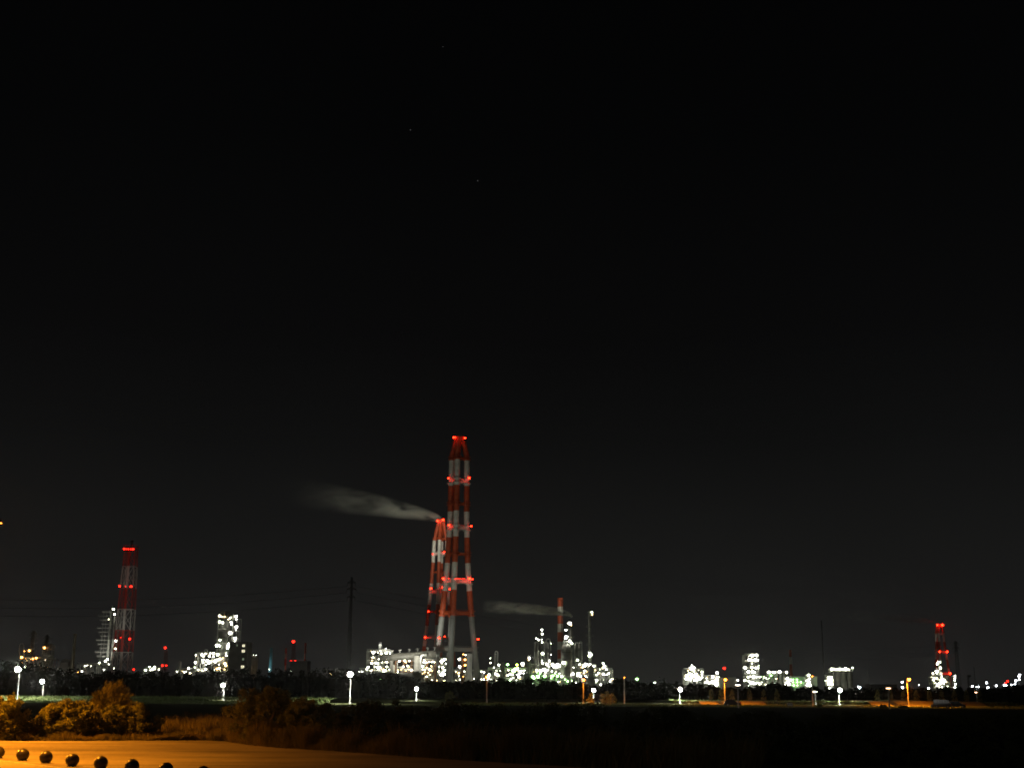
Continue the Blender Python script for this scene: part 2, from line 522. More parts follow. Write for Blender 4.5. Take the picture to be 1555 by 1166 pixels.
mb._add([(v.x, v.y, .0) for v in q] + [(v.x, v.y, .11) for v in q], [(4, 5, 6, 7), (0, 1, 5, 4), (1, 2, 6, 5), (2, 3, 7, 6), (3, 0, 4, 7)])
tag(link('pavement', mb.mesh('pavement', WALK)), kind='structure')

# grass bank along the far side of the field and the low bank behind the lane
def bank(name, x0, x1, y0, rise, run, mt, seed, drop=40):
    rg = np.random.default_rng(seed)
    nx = int((x1 - x0) / 2.0) + 1
    vs, fs = [], []
    prof = [(0, 0), (.25, .18), (.5, .52), (.75, .86), (1.0, 1.0), (3.0, 1.0), (drop / run, .0)]
    ph = rg.uniform(0, 6, 4)
    for i in range(nx):
        x = x0 + 2.0 * i
        h = rise * (1 + .10 * sin(x * .11 + ph[0]) + .08 * sin(x * .37 + ph[1]))
        dy = 2.0 * sin(x * .03 + ph[2]) + .5 * sin(x * .21 + ph[3])
        for (a, b2) in prof:
            vs.append((x, y0 + dy + a * run, max(b2 * h, -.02) + (rg.uniform(-.05, .05) if 0 < b2 else -.02)))
    k = len(prof)
    for i in range(nx - 1):
        for j in range(k - 1):
            fs.append((i * k + j, (i + 1) * k + j, (i + 1) * k + j + 1, i * k + j + 1))
    m = MB()._add(vs, fs)
    return tag(link(name, m.mesh(name, mt, (0, 0, 0), True)), kind='structure')
GRASSB = mat('bank_grass', (.11, .13, .055), .95, .3, .5, 0, (.055, .070, .028), .8, 3, spec=0.0)
DRYG = mat('dry_verge', (.17, .14, .07), .95, .25, .5, 0, (.10, .085, .04), .8, 3, spec=0.0)
bank('grass_bank', -260, -74, 283, 0.95, 7.0, GRASSB, 3)
bank('verge_bank', 46, 62, 311, 0.9, 8.0, DRYG, 5)
bank('verge_bank', 87, 116, 309, 1.1, 9.0, DRYG, 6)

# ================================================================== STACKS
def leg_stack(name, label, pxc, D, table, bands, rings, legw, tilt=(0, 90, 180, 270), ref=1000, beacons=(), joint=None, ringmat=None):
    """table: (py, half width px); bands: (py_low_edge, slot) from top; rings: (py, slot, big)"""
    b = base(pxc, ref, D)
    t = thing(name, label, 'chimney', b)
    def zz(py): return P(pxc, py, D).z
    s = D / F
    ts = sorted([(zz(py), hw * s) for py, hw in table])
    def hw(z):
        if z <= ts[0][0]:
            (z0, a), (z1, c) = ts[0], ts[1]
        else:
            for (z0, a), (z1, c) in zip(ts[:-1], ts[1:]):
                if z <= z1: break
        return a + (c - a) * (z - z0) / (z1 - z0)
    ztop = ts[-1][0]
    bz = sorted([(zz(py), sl) for py, sl in bands])     # lower edges ascending: colour above edge
    cuts = sorted({0.0, ztop, *[z for z, _ in bz if 0 < z < ztop], *[z for z, _ in ts if 0 < z < ztop]})
    def slot(z):
        c = 2
        for zb, sl in bz:
            if z >= zb: c = sl
        return c
    ang = [radians(a_) for a_ in tilt]
    r = legw / 2 * s
    for a in ang:
        pts = [(b.x + hw(z) * cos(a), b.y + hw(z) * sin(a), z) for z in cuts]
        sl = [slot((z0 + z1) / 2) for z0, z1 in zip(cuts[:-1], cuts[1:])]
        part(t, 'flue', MB().tube(pts, r, 18, sl), [REDP, WHITEP, GREYP], True)
    for py, sl, big in rings:
        z = zz(py); R = hw(z)
        m = MB()
        hb = (2.6 if big else 1.5)
        cs = [Vector((b.x + R * cos(a), b.y + R * sin(a), z)) for a in ang]
        for k in range(4):
            p, q = cs[k], cs[(k + 1) % 4]
            d = (q - p); l = d.length
            m.box((p + q) / 2, (l, 1.6 if big else 1.1, hb), 0, atan2(d.y, d.x))
            m.lathe(p.x, p.y, [(r * 1.02, z + hb * .62), (r * 1.45, z + hb * .55), (r * 1.45, z + hb * .8), (r * 1.02, z + hb * .8)], 16)
            m.lathe(p.x, p.y, [(r * 1.02, z - hb * .8), (r * 1.45, z - hb * .8), (r * 1.45, z - hb * .55), (r * 1.02, z - hb * .62)], 16)
        o = part(t, 'platform', m, [REDP, WHITEP, GREYP][sl])
        if big:
            mr_ = MB()
            for k in range(4):
                p, q = cs[k], cs[(k + 1) % 4]
                for j in range(9):
                    w_ = p.lerp(q, j / 8); w_ = Vector((w_.x, w_.y, z + hb / 2))
                    mr_.bar(w_, w_ + Vector((0, 0, 1.4)), .12)
                mr_.bar(p + Vector((0, 0, hb / 2 + 1.3)), q + Vector((0, 0, hb / 2 + 1.3)), .12)
            part(t, 'railing', mr_, [REDP, WHITEP, GREYP][sl], under=o)
    # crown where the flues meet
    R = hw(ztop)
    m = MB().lathe(b.x, b.y, [(R + r, ztop - 3), (R + r * 1.1, ztop - 1.5), (R + r * 1.1, ztop + .4), (R * .3, ztop + .5)], 16)
    part(t, 'crown', m, REDP)
    for px, py, sz, dy in beacons:
        p = P(px, py, D + dy)
        o = link('beacon', lamp_mesh('ro'), t, p - t.location)
        rr = sz * .62 * D / 1000; o.scale = (rr, rr, rr)
    return t, b

main_stack, MS = leg_stack('four_legged_chimney', 'tallest red and white chimney of four joined flues with grey feet', 692.5, 990,
    [(664, 4.6), (672, 5.5), (692, 11.2), (699, 11.6), (738, 12.1), (777, 12.4), (816, 13.6), (855, 15.4), (880, 17), (936, 22), (988, 27.5), (1030, 32), (1044, 33.5)],
    [(600, 0), (699.5, 0), (738, 1), (777, 0), (816, 1), (855, 0), (897, 1), (936, 0), (1060, 2)],
    [(696, 0, 0), (731, 1, 1), (765, 0, 0), (802, 1, 1), (841, 0, 0), (883, 1, 1), (931, 0, 1), (986, 2, 1)], 8.6, tilt=(3, 113, 181, 257),
    beacons=[(689, 664, 1.1, -6), (691.5, 664, .7, -5), (706, 665, 1.1, -6), (681, 726, 1.0, -5), (712.5, 725.5, 1.3, -5), (682, 797, 1.2, -5), (715.5, 798.5, 1.0, -4),
             (673, 878, 1.2, -6), (713, 878, 1.6, -6), (717.5, 879, .8, -4), (681, 878, .4, -8), (692, 878.6, .35, -12), (695, 878.6, .35, -12), (698.5, 878.6, .35, -12), (702, 878.6, .35, -11), (705, 878.6, .35, -10),
             (667, 968, 1.2, -6), (726, 970, 1.2, -6)])
rear_stack, RS = leg_stack('four_legged_chimney', 'smoking red and white chimney of joined flues behind the tallest one', 665.5, 1440,
    [(789, 3.4), (795, 4.0), (822, 9.6), (854, 10.4), (886, 12.5), (918, 15), (950, 18), (981, 21), (1030, 26), (1044, 27.5)],
    [(821, 0), (854, 1), (886, 0), (918, 1), (950, 0), (981, 1), (1012, 0)],
    [(818, 0, 0), (841, 1, 1), (869, 0, 0), (899, 1, 1), (929, 0, 0), (968, 1, 1)], 5.4, tilt=(4, 84, 184, 264),
    beacons=[(664.5, 790.5, 1.2, -6), (673, 789, 1.3, -8), (680, 791, .8, -5), (657, 841, .5, -6), (674.5, 838, .9, -8), (654.5, 893, 1.1, -8), (672, 891.5, 1.1, -12),
             (683, 894, .8, -8), (650.5, 928, .8, -8), (645.5, 967, 1.0, -8), (675.5, 966, .7, -8)])
east_stack, ES = leg_stack('four_legged_chimney', 'faint red and white chimney of joined flues behind the bright stepped plant', 1432.5, 1560,
    [(948, 3.0), (953, 3.8), (962, 5.6), (990, 7.2), (1014, 9.5), (1043, 12.5), (1052, 13.4)],
    [(962, 0), (974, 1), (989, 0), (1001, 1), (1014, 0), (1024, 1)],
    [(963, 1, 0), (989, 1, 1), (1023, 1, 1)], 3.3, tilt=(4, 118, 184, 238), ref=1040,
    beacons=[(1423.5, 948.5, 1.1, -6), (1431, 948.5, 1.5, -6), (1427, 989, 1.1, -6), (1438.5, 989, 1.1, -6), (1442.5, 1022, 1.4, -8)])

# flare tower: square lattice mast with a central riser, red and white stages
def lattice(name, label, cat, px0, D, py_base, prof, bands, ref, mats, leg=.45, brace=.22, group=None, riser=0.0, stage=None, rot=0.0):
    """prof: (py, half width px) from the foot up; one mesh per stage"""
    b = base(px0, ref, D); s = D / F
    t = thing(name, label, cat, b, group)
    zs = [(0.0, prof[0][1] * s)] + [(P(px0, py, D).z, h * s) for py, h in prof[1:]]
    def hw(z):
        for (z0, a), (z1, c) in zip(zs[:-1], zs[1:]):
            if z <= z1: break
        return a + (c - a) * (z - z0) / (z1 - z0)
    edges = [0.0] + [P(px0, py, D).z for py, _ in bands]
    for k, (_, sl) in enumerate(bands):
        z0, z1 = edges[k], edges[k + 1]
        m = MB()
        nseg = max(1, int(round((z1 - z0) / (2.7 * hw((z0 + z1) / 2)))))
        for q in range(nseg):
            a, c = z0 + (z1 - z0) * q / nseg, z0 + (z1 - z0) * (q + 1) / nseg
            ha, hc = hw(a), hw(c)
            cs = [(cos(rot + pi / 4 + pi / 2 * i) * 1.4142, sin(rot + pi / 4 + pi / 2 * i) * 1.4142) for i in range(4)]
            lo = [Vector((b.x + u * ha, b.y + v * ha, a)) for u, v in cs]
            hi = [Vector((b.x + u * hc, b.y + v * hc, c)) for u, v in cs]
            for i in range(4):
                j = (i + 1) % 4
                m.bar(lo[i], hi[i], leg)
                m.bar(hi[i], hi[j], brace)
                mid = (lo[i] + lo[j]) / 2; mh = (hi[i] + hi[j]) / 2; mm_ = (lo[i].lerp(hi[i], .5) + lo[j].lerp(hi[j], .5)) / 2
                m.bar(lo[i], mm_.lerp(mh, 0.0), brace); m.bar(lo[j], mm_, brace)
                m.bar(hi[i], mm_, brace); m.bar(hi[j], mm_, brace)
        if riser:
            m.tube([(b.x - 1.2, b.y, z0), (b.x - 1.2, b.y, z1)], riser, 8)
        part(t, 'stage', m, mats[sl])
    return t, b, zs[-1][0]

flare, FB, fz = lattice('flare_tower', 'red and white lattice flare tower beside the scaffolded column', 'tower', 186, 920, 1018,
    [(1040, 11.6), (990, 11.0), (925, 10.0), (860, 8.4), (832, 7.4)],
    [(990, 1), (957, 0), (925, 1), (893, 0), (860, 1), (832, 0)], 1005, [REDL, WHITEL], .50, .25, riser=1.0)
m = MB().tube([(FB.x, FB.y, fz), (FB.x, FB.y, fz + 4), (FB.x, FB.y, fz + 4.2), (FB.x, FB.y, fz + 5.6)], [.8, .8, 1.3, 1.2], 10)
part(flare, 'flare_tip', m, BLACK)
m = MB()
for u, v in ((0, -1), (0, 1), (-1, 0), (1, 0)):
    w = 4.4
    m.box((FB.x + u * w, FB.y + v * w, fz + .1), (8.8 if u == 0 else .8, 8.8 if v == 0 else .8, .2))
    for h in (.9, 1.7):
        m.box((FB.x + u * 4.75, FB.y + v * 4.75, fz + h), (9.5 if u == 0 else .15, 9.5 if v == 0 else .15, .15))
part(flare, 'platform', m, REDL)
for px, py, sz in [(188.5, 833, .9), (191.5, 833.3, .6), (195, 833.5, .7), (198.5, 833.6, .6), (202, 833.5, .9), (181.5, 889.5, 1), (190.5, 890, .4), (199, 890, 1), (183.5, 967.5, .4), (197, 969.5, 1.0), (203.2, 1016, .8)]:
    lamp(flare, px, py, 920 - 12, sz, 'r')

# transmission pylons and wires
def pylon(label, px, D, ytop, ref, hw0, arms, kind='pylon'):
    zt_px = ytop
    t, b, zt = lattice('transmission_pylon', label, 'pylon', px, D, 1040, [(1040, hw0), (ytop + (1040 - ytop) * .45, hw0 * .55), (ytop, hw0 * .28)],
                       [(ytop + (1040 - ytop) * .66, 0), (ytop + (1040 - ytop) * .33, 0), (ytop, 0)], ref, [GALV], .26, .13, group=None)
    s = D / F
    tips = []
    for dy_, w in arms:
        z = P(px, ytop + dy_, D).z; w *= s
        m = MB()
        for sg in (-1, 1):
            m.bar((b.x, b.y, z + 1.2), (b.x + sg * w, b.y, z), .3); m.bar((b.x, b.y, z - .4), (b.x + sg * w, b.y, z), .3)
            m.tube([(b.x + sg * w, b.y, z), (b.x + sg * w, b.y, z - 2.2)], .18, 6)
            tips.append(Vector((b.x + sg * w, b.y, z - 2.2)))
        part(t, 'crossarm', m, GALV)
    return t, tips
py1, tips1 = pylon('dark lattice transmission pylon standing alone behind the field lamp', 529.5, 780, 876, 1010, 3.6, [(8, 6.0), (18, 7.0), (30, 6.0)])
py2, tips2 = pylon('dark lattice pylon beside the faint smoking chimney on the skyline', 1456, 1250, 973, 1040, 3.4, [(3, 4), (10, 4.6), (17, 4)])
def wire(a, b_, sag, label, group, r=.07):
    k = 24; m = MB()
    pts = [a.lerp(b_, i / k) - Vector((0, 0, sag * 4 * (i / k) * (1 - i / k))) for i in range(k + 1)]
    m.tube(pts, r, 4)
    o = link('power_line', m.mesh('power_line', BLACK, a), None, a)
    return tag(o, label, 'power line', group)
for i, (tp, y0) in enumerate(zip([tips1[0], tips1[2], tips1[4]], (893, 907, 919))):
    far_ = P(-260, y0, 860)
    wire(tp, far_, 8.5, 'thin dark power line strung from the lone pylon across the flare tower', 'power lines hung from the lone pylon')
for tp, tq in zip([tips1[1], tips1[3], tips1[5]], tips2[0::2]):
    wire(tp, tq, 15, 'thin dark power line strung between the two dark pylons', 'power lines between the pylons')
for px, ytop, D, lab in [(1251.5, 942, 1100, 'thin dark radio mast rising behind the silo row'), (1470, 1026, 700, 'short dark mast with a box head beside the dark pylon'),
                         (1480, 1012, 1200, 'hair-thin mast standing among the far harbour lights'), (1318, 1016, 1200, 'short thin mast standing alone past the silos')]:
    b = base(px, 1025, D); zt = zat(px, ytop, D)
    t = thing('radio_mast', lab, 'mast', b)
    m = MB().tube([(b.x, b.y, 0), (b.x, b.y, zt)], [.65, .35], 6)
    part(t, 'mast_tube', m, GALV)
    for k in range(5):
        part(t, 'bracket', MB().box((b.x, b.y, zt * (.3 + .16 * k)), (1.5, 1.5, .25)), GALV)
    if 'box head' in lab: part(t, 'box_head', MB().box((b.x + .5, b.y, zt), (1.8, .8, 1.0)), GALV)

# plain round red and white chimney that stands among the columns
def round_chimney(label, px, D, ytop, w0, w1, bands, ref, name='round_chimney', mats=None, cap=True):
    b = base(px, ref, D); zt = zat(px, ytop, D); s = D / F
    t = thing(name, label, 'chimney', b)
    zs = [0.0] + [P(px, py, D).z for py, _ in bands]
    prof, sl = [], []
    for k in range(len(bands)):
        z0, z1 = zs[k], zs[k + 1]
        r0 = (w0 + (w1 - w0) * z0 / zt) / 2 * s; r1 = (w0 + (w1 - w0) * z1 / zt) / 2 * s
        if k == 0: prof.append((r0, z0))
        prof.append((r1, z1)); sl.append(bands[k][1])
    part(t, 'shaft', MB().lathe(b.x, b.y, prof, 20, sl), mats or [REDP, WHITEP, GREYP], True)
    if cap:
        r = w1 / 2 * s
        m = MB().lathe(b.x, b.y, [(r * 1.02, zt - 2.6), (r * 1.22, zt - 2.5), (r * 1.22, zt - 2.2), (r * 1.02, zt - 2.1), (r * 1.02, zt + .3), (r * .7, zt + .3)], 18)
        part(t, 'gallery', m, mats[0] if mats else REDP)
    m = MB()
    for dx in (-.3, .3): m.bar((b.x + dx + w1 * .25 * s, b.y - w0 / 2 * s - .2, 1), (b.x + dx + w1 * .25 * s, b.y - w1 / 2 * s - .3, zt - 2), .12)
    part(t, 'ladder', m, DARKSTEEL)
    t['_d'] = D - w0 / 2 * s - 1
    return t
round_chimney('round red and white banded chimney among the lit columns', 851, 1250, 908, 9.0, 8.0,
              [(1000, 1), (986, 0), (974, 1), (959.5, 0), (947, 1), (934.5, 0), (921, 1), (908, 0)], 1010)
tl = round_chimney('slim tapered teal chimney standing alone above the dark trees', 410.5, 1100, 983, 6.4, 3.6, [(1016, 0), (983, 0)], 1015, 'slim_chimney', [TEAL], False)
round_chimney('faint dark red and white chimney behind the green sheet building', 1202, 1700, 987, 5.2, 3.6, [(1020, 0), (1008, 0), (997, 1), (987, 0)], 1030, 'distant_chimney')
for pxs, D, reds, lab in [((248.5, 254), 1900, [(251, 983, 1.0), (246.5, 1010, .9), (252.5, 1010, .7)], 'faint distant chimney mast with three red lights above the tree row'),
                          ((442, 448), 1900, [(445.6, 973.5, 1.3), (441.8, 1003.5, 1.0), (448.5, 1003.5, 1.0)], 'distant chimney mast with three red lights above a low building')]:
    px = sum(pxs) / 2
    t, b, zt = lattice('beacon_mast', lab, 'mast', px, D, 1030, [(1030, 3.4), (reds[0][1] + 1, 1.6)], [(1010, 0), (997, 0), (reds[0][1] + 1, 0)], 1005, [DARKSTEEL], .4, .2)
    for x, y, s_ in reds: lamp(t, x, y, D - 8, s_, 'r')
for px, ytop, D, lab in [(433.5, 984, 1900, 'pale far chimney just before the red lit mast'), (463, 976, 1900, 'faint thin far chimney rising behind the low building')]:
    round_chimney(lab, px, D, ytop, 3.4, 2.6, [(1010, 1), (1000, 0), (992, 1), (ytop, 0)], 1005, 'distant_chimney')

# ================================================================== BUILDINGS
def building(name, label, px0, px1, ytop, D, dep, wm, ref=1025, wins=(), roof='flat', trim=STEEL, cat='building', panels=0):
    x0, x1 = xat(px0, ref, D), xat(px1, ref, D); zt = zat((px0 + px1) / 2, ytop, D)
    t = thing(name, label, cat, ((x0 + x1) / 2, D, 0))
    m = MB().span(x0, x1, D, D + dep, 0, zt)
    part(t, 'wall', m, wm)
    m = MB()
    if roof == 'flat':
        m.span(x0 - .25, x1 + .25, D - .25, D + dep + .25, zt + .003, zt + .6)
    else:
        o = [(x0 - .3, D - .3, zt), (x1 + .3, D - .3, zt), (x1 + .3, D + dep + .3, zt), (x0 - .3, D + dep + .3, zt), (x0 - .3, D + dep / 2, zt + 3), (x1 + .3, D + dep / 2, zt + 3)]
        m._add(o, [(0, 1, 5, 4), (2, 3, 4, 5), (1, 2, 5), (3, 0, 4), (3, 2, 1, 0)])
    part(t, 'roof', m, trim)
    for k in range(panels):
        x = x0 + (x1 - x0) * (k + 1) / (panels + 1)
        part(t, 'rib', MB().span(x - .12, x + .12, D - .14, D - .003, 0, zt - .1), trim)
    for (px, py, w, h, e) in wins:
        p = P(px, py, D); w *= D / F; h *= D / F
        f = part(t, 'window', MB().span(p.x - w / 2 - .2, p.x + w / 2 + .2, D - .16, D - .004, p.z - h / 2 - .2, p.z + h / 2 + .2), DARKSTEEL)
        part(t, 'pane', MB().span(p.x - w / 2, p.x + w / 2, D - .22, D - .163, p.z - h / 2, p.z + h / 2), {1: E_WIN, 2: E_WIND, 0: GLASS}[e], under=f)
        part(t, 'mullion', MB().span(p.x - .12, p.x + .12, D - .30, D - .223, p.z - h / 2, p.z + h / 2), DARKSTEEL, under=f)
    t['_d'] = D - 1.4
    return t
building('concrete_building', 'tall dark block with a column of lit windows beside the bright tower', 346.5, 375, 975.5, 985, 18, CONCD, 1000,
         [(370, 980, 3.6, 3.6, 1), (369.6, 988.2, 4.2, 3.8, 1), (369.3, 1000.5, 2.6, 3.2, 2), (368.4, 1012.3, 4.6, 4.2, 1), (360, 979.5, 1.8, 3, 2), (348.2, 988, 1.4, 2, 2), (347.6, 1000, 1.4, 2, 2), (347, 1012, 1.4, 2.2, 2)], trim=CONCD)
building('low_building', 'dim long building below the mast with three red lights', 440, 466, 1004, 1300, 25, CONCD, 1012, panels=3, trim=CONCD)
building('gabled_shed', 'dim pale gabled shed beside the beige brick chimney', 90, 102.5, 1006, 1050, 14, CONC, 1015, roof='gable', trim=CONC)
building('low_building', 'pale low roofed shed lit by cold lamps before the left rack', 546, 557, 1015, 980, 10, CONC, 1018, trim=SILVER)
building('corrugated_building', 'pale ribbed sheet building between the feet of the tallest chimney', 709, 716.5, 993, 1010, 8, SILVER, 1015, panels=4)
sheet = building('sheet_building', 'pale green sheet building with rows of small lamps', 1199.5, 1241, 1027.5, 1150, 20, GREENP, 1035, panels=6, trim=CONC)
sheet2 = building('pump_house', 'small pale green pump house below the green lit columns', 795, 805.5, 1023.5, 930, 8, GREENP, 1025, panels=2)
wallb = building('boundary_building', 'long dark low building with a straight parapet before the duct', 570, 627, 1023, 880, 12, CONCD, 1025, trim=CONCD)
b = building('dark_shed', 'dark long low shed with a rounded roof edge before the far harbour', 1322, 1362, 1040, 900, 14, CONCD, 1040, trim=CONCD, panels=5)
grey = building('grey_shed', 'dim grey shed behind the orange street lamp and its tree row', 1085, 1118, 1029, 1180, 20, CONCD, 1036, trim=CONCD)

# silos
def silos(label, px0, px1, n, ysh, ytop, D, mt, ref, seed=1, group=None):
    x0, x1 = xat(px0, ref, D), xat(px1, ref, D); z1 = zat(px0, ysh, D); z2 = zat(px0, ytop, D)
    t = thing('silo_battery', label, 'silos', ((x0 + x1) / 2, D, 0))
    r = (x1 - x0) / n / 2
    for k in range(n):
        x = x0 + r * (2 * k + 1)
        m = MB().lathe(x, D + r, [(r * .97, 0), (r * .97, z1 - .4), (r * 1.02, z1 - .3), (r * 1.02, z1), (r * .4, z1 + .2)], 16)
        part(t, 'silo', m, mt, True)
    m = MB().span(x0 - .5, x1 + .5, D - .8, D + 2 * r + .8, z1 + .25, z1 + .6)
    for k in range(int((x1 - x0) / 3) + 1):
        m.bar((x0 + 3 * k, D - .7, z1 + .6), (x0 + 3 * k, D - .7, z1 + 1.9), .12)
    m.span(x0 - .5, x1 + .5, D - .75, D - .6, z1 + 1.75, z1 + 1.92)
    part(t, 'walkway', m, DECK)
    m = MB().span(x0 + r * .4, x1 - r * .8, D + r * .4, D + r * 1.5, z1 + .61, z2)
    part(t, 'headhouse', m, mt)
    t['_d'] = D - 1.6
    return t
s1 = silos('beige silos standing behind the dark block with lit windows', 377, 391.5, 4, 999, 994, 1030, SILOM, 1010)
s2 = silos('row of tall grey silos with a line of white lamps along the top', 1259.5, 1296.5, 4, 1019, 1015, 1150, VESSEL, 1030)
s3 = silos('short pale silos beside the bright five storey plant tower', 1164, 1196, 5, 1022, 1018.5, 1180, VESSEL, 1030)
lamps([(s1, 376, 391)], [(378, 1015, .45, 'y'), (378, 994, .3), (381, 993, .35), (385, 994, .3), (389, 994.5, .3)])
lamps([(s2, 1259, 1297)], [(1263.5, 1015.5, 1.5), (1266.5, 1015.5, 1.0), (1271, 1016, .8), (1275.5, 1015.5, 1.2), (1280, 1016, .8), (1284, 1015.3, 1.4), (1289, 1016, .8), (1294.5, 1013.5, .6)])

# ================================================================== PROCESS PLANT
# orange lit unit and brick chimney
a1 = rack('process_rack', 'orange lit pipe rack below two dark scaffolded columns', 'pipe rack', 30, 77, 1000, 1150, 16, 3, 21, RUST, .8)
a2 = column('process_column', 'dark scaffolded column above the orange lamps, the taller one', 'column', 45, 957, 6.0, 1165, VDARK, 9, 0, plat_w=2.2)
a3 = column('process_column', 'dark scaffolded column above the orange lamps, the shorter one', 'column', 66, 963, 5.0, 1165, VDARK, 9, 0, plat_w=2.6)
a4 = rack('scaffold_tower', 'many levelled scaffold at the end of the orange lit rack', 'scaffold', 61, 75, 978, 1140, 6, 8, 24, STEEL, .2, drums=0, pipes=.3)
m = MB(); D = 1145; b = base(32, 1010, D)
t = thing('looped_pipe', 'tall thin looped pipe at the end of the orange lit rack', 'pipe', b)
pts = [P(x, y, D) for x, y in [(31, 1010), (30.5, 995), (29, 988), (29.3, 982), (29.8, 979), (31.5, 977), (34.5, 977), (36, 979), (36, 984), (37, 1010)]]
part(t, 'pipe', MB().tube(pts, .32, 8), SILVER, True)
t['_d'] = D - 1
lamps([(a1, 30, 77), (a4, 61, 75)], [(44.5, 987.5, 1.1, 'o'), (67.5, 983, 1.1, 'o'), (33, 997.5, 1.2, 'o'), (50, 1000, .8, 'o'), (55, 998.5, .95, 'o'), (37, 988.5, .5, 'o'), (61.5, 1013.5, .55, 'o'), (54, 1007.5, .5),
      (72, 1012, .35, 'o'), (39, 1000, .3, 'o'), (34, 1006, .4, 'o')])
b1 = column('brick_chimney', 'beige brick chimney with a narrower upper half and a collar', 'chimney', 109.5, 962, 5.4, 1050, mat('beige_brick', (.42, .36, .24), .85, .2, .3), 1, 0, top='cone', ref=1015)
m = rack('pipe_rack', 'low pale pipe rack joining the brick chimney to the scaffolded column', 'pipe rack', 116, 157, 1008, 1040, 8, 1, 27, STEEL, .5, drums=1)
lamps([(m, 116, 157)], [(106.3, 1018, .4), (118.5, 1020, .6, 'o'), (124.5, 1019, .65), (129, 1017, .4), (151, 1006, 1.05), (158, 1016.5, .6), (161.5, 1016.5, .6), (119, 1026, .3)])
# scaffolded column by the flare
c1 = column('process_column', 'pale column with stacked side platforms beside the flare tower', 'column', 161.5, 926, 3.8, 1000, VESSEL, 0, 0)
b = c1.location; zt = zat(161.5, 926, 1000)
for k in range(19):
    z = 4 + (zt - 4) * k / 18.6; wdt = 5.5 + 1.6 * ((k * 7) % 3)
    m = MB().span(b.x - 1 - wdt, b.x + 1.5, b.y - 1.6, b.y + 1.6, z - .12, z + .12)
    m.span(b.x - 1 - wdt, b.x + 1.5, b.y - 1.65, b.y - 1.55, z + 1.0, z + 1.12)
    for j in range(3): m.bar((b.x - 1 - wdt * j / 2, b.y - 1.6, z), (b.x - 1 - wdt * j / 2, b.y - 1.6, z + 1.1), .1)
    part(c1, 'side_platform', m, STEEL)
m = MB()
for dx in (-4, -6.2): m.bar((b.x + dx, b.y + .8, 0), (b.x + dx, b.y + .8, zt - 1), .16)
part(c1, 'scaffold_post', m, STEEL)
c2 = column('process_column', 'slim silver column with lamps at its top beside the flare tower', 'column', 167.5, 931, 3.0, 995, SILVER, 2, 0)
c3 = column('process_column', 'thin tall pipe column against the foot of the flare tower', 'column', 174, 936, 2.0, 990, VESSEL, 3, 0)
lamps([(c1, 152, 163), (c2, 164, 173), (c3, 174, 178)], [(172, 924.5, 1), (174, 932.5, 1), (176, 972.5, .8), (175, 984.5, 1), (163, 1000.5, .8), (160, 1003.5, .6), (165, 940, .5), (165.5, 1008, .45)])
e1 = rack('process_rack', 'small far rack with a cluster of white lamps beside the flare tower', 'pipe rack', 218, 242, 1014, 1400, 14, 1, 31, STEEL, .6)
lamps([(e1, 218, 242)], [(221, 1017, .7), (227, 1012, .8), (231, 1015.5, .7), (235, 1012, .8), (233, 1015, .7), (229, 1017, .5), (241, 1016.5, .3), (227, 1027.5, .4)])
f1 = rack('process_rack', 'low rack with a stubby column beside the brightest tower', 'pipe rack', 267, 293, 1017, 1020, 10, 1, 33, STEEL, .7, drums=1)
f2 = column('process_column', 'stubby column topping the low rack beside the brightest tower', 'column', 272, 1003, 3.4, 1018, VESSEL, 1, 0)
lamps([(f1, 267, 293)], [(272.5, 1012.5, 1.2), (269.8, 1021, .8), (286.5, 1014.3, .9), (288.8, 1022, .9), (279.5, 1020, .5)])

# brightest tower
g1 = rack('process_tower', 'tall open steel tower crowded with white lamps beside the dark block', 'tower', 328.5, 357, 938, 1000, 15, 6, 41, STEEL, .35, ref=1000, drums=0, pipes=.5)
g2 = column('reactor_column', 'thick dark reactor column rising inside the lamp crowded tower', 'column', 339.5, 926.5, 19, 1008, VDARK, 3, 0, ref=990, plat_w=2.6)
g3 = column('process_column', 'slim lamp hung stair column between tower and dark block', 'column', 351, 932, 3.2, 1000, VESSEL, 6, 0, ref=990)
g4 = rack('process_rack', 'broad low rack blazing with white lamps at the foot of the tower', 'pipe rack', 296, 346, 992, 990, 18, 4, 43, STEEL, 1.3, ref=1010, drums=6)
m = MB()
for x, y, w in ((299, 1003, 4), (305, 990, 5), (311, 986, 4)):
    pts = [P(x - 1.5, 1018, 985), P(x, y + 2, 985), P(x + 1, y, 985), P(x + w, y, 985), P(x + w, y + 8, 985)]
    part(g4, 'bent_pipe', MB().tube(pts, .42, 8), SILVER, True)
lamps([(g1, 329, 340), (g3, 341, 362)], [(333.5, 934.5, 1.0), (337, 936, .6, 'y'), (341, 936, .6, 'y'), (349, 938.5, .6), (350.5, 937, .5), (358.5, 935.5, 1.5), (359, 940, .4), (333.5, 943.5, 1.4), (338, 945, .8), (351, 944.5, .8),
      (351.5, 948, .5), (359, 951.5, 1.2), (358, 956, .5), (349.5, 960.5, 1.6), (357, 968.7, 1.3), (356.5, 973, .5), (334, 971.5, 1.0), (329.5, 979.5, 1.7), (333.5, 980, 1.0), (349, 978, 1.9), (346.5, 981, 1.2), (345.5, 984, .7)])
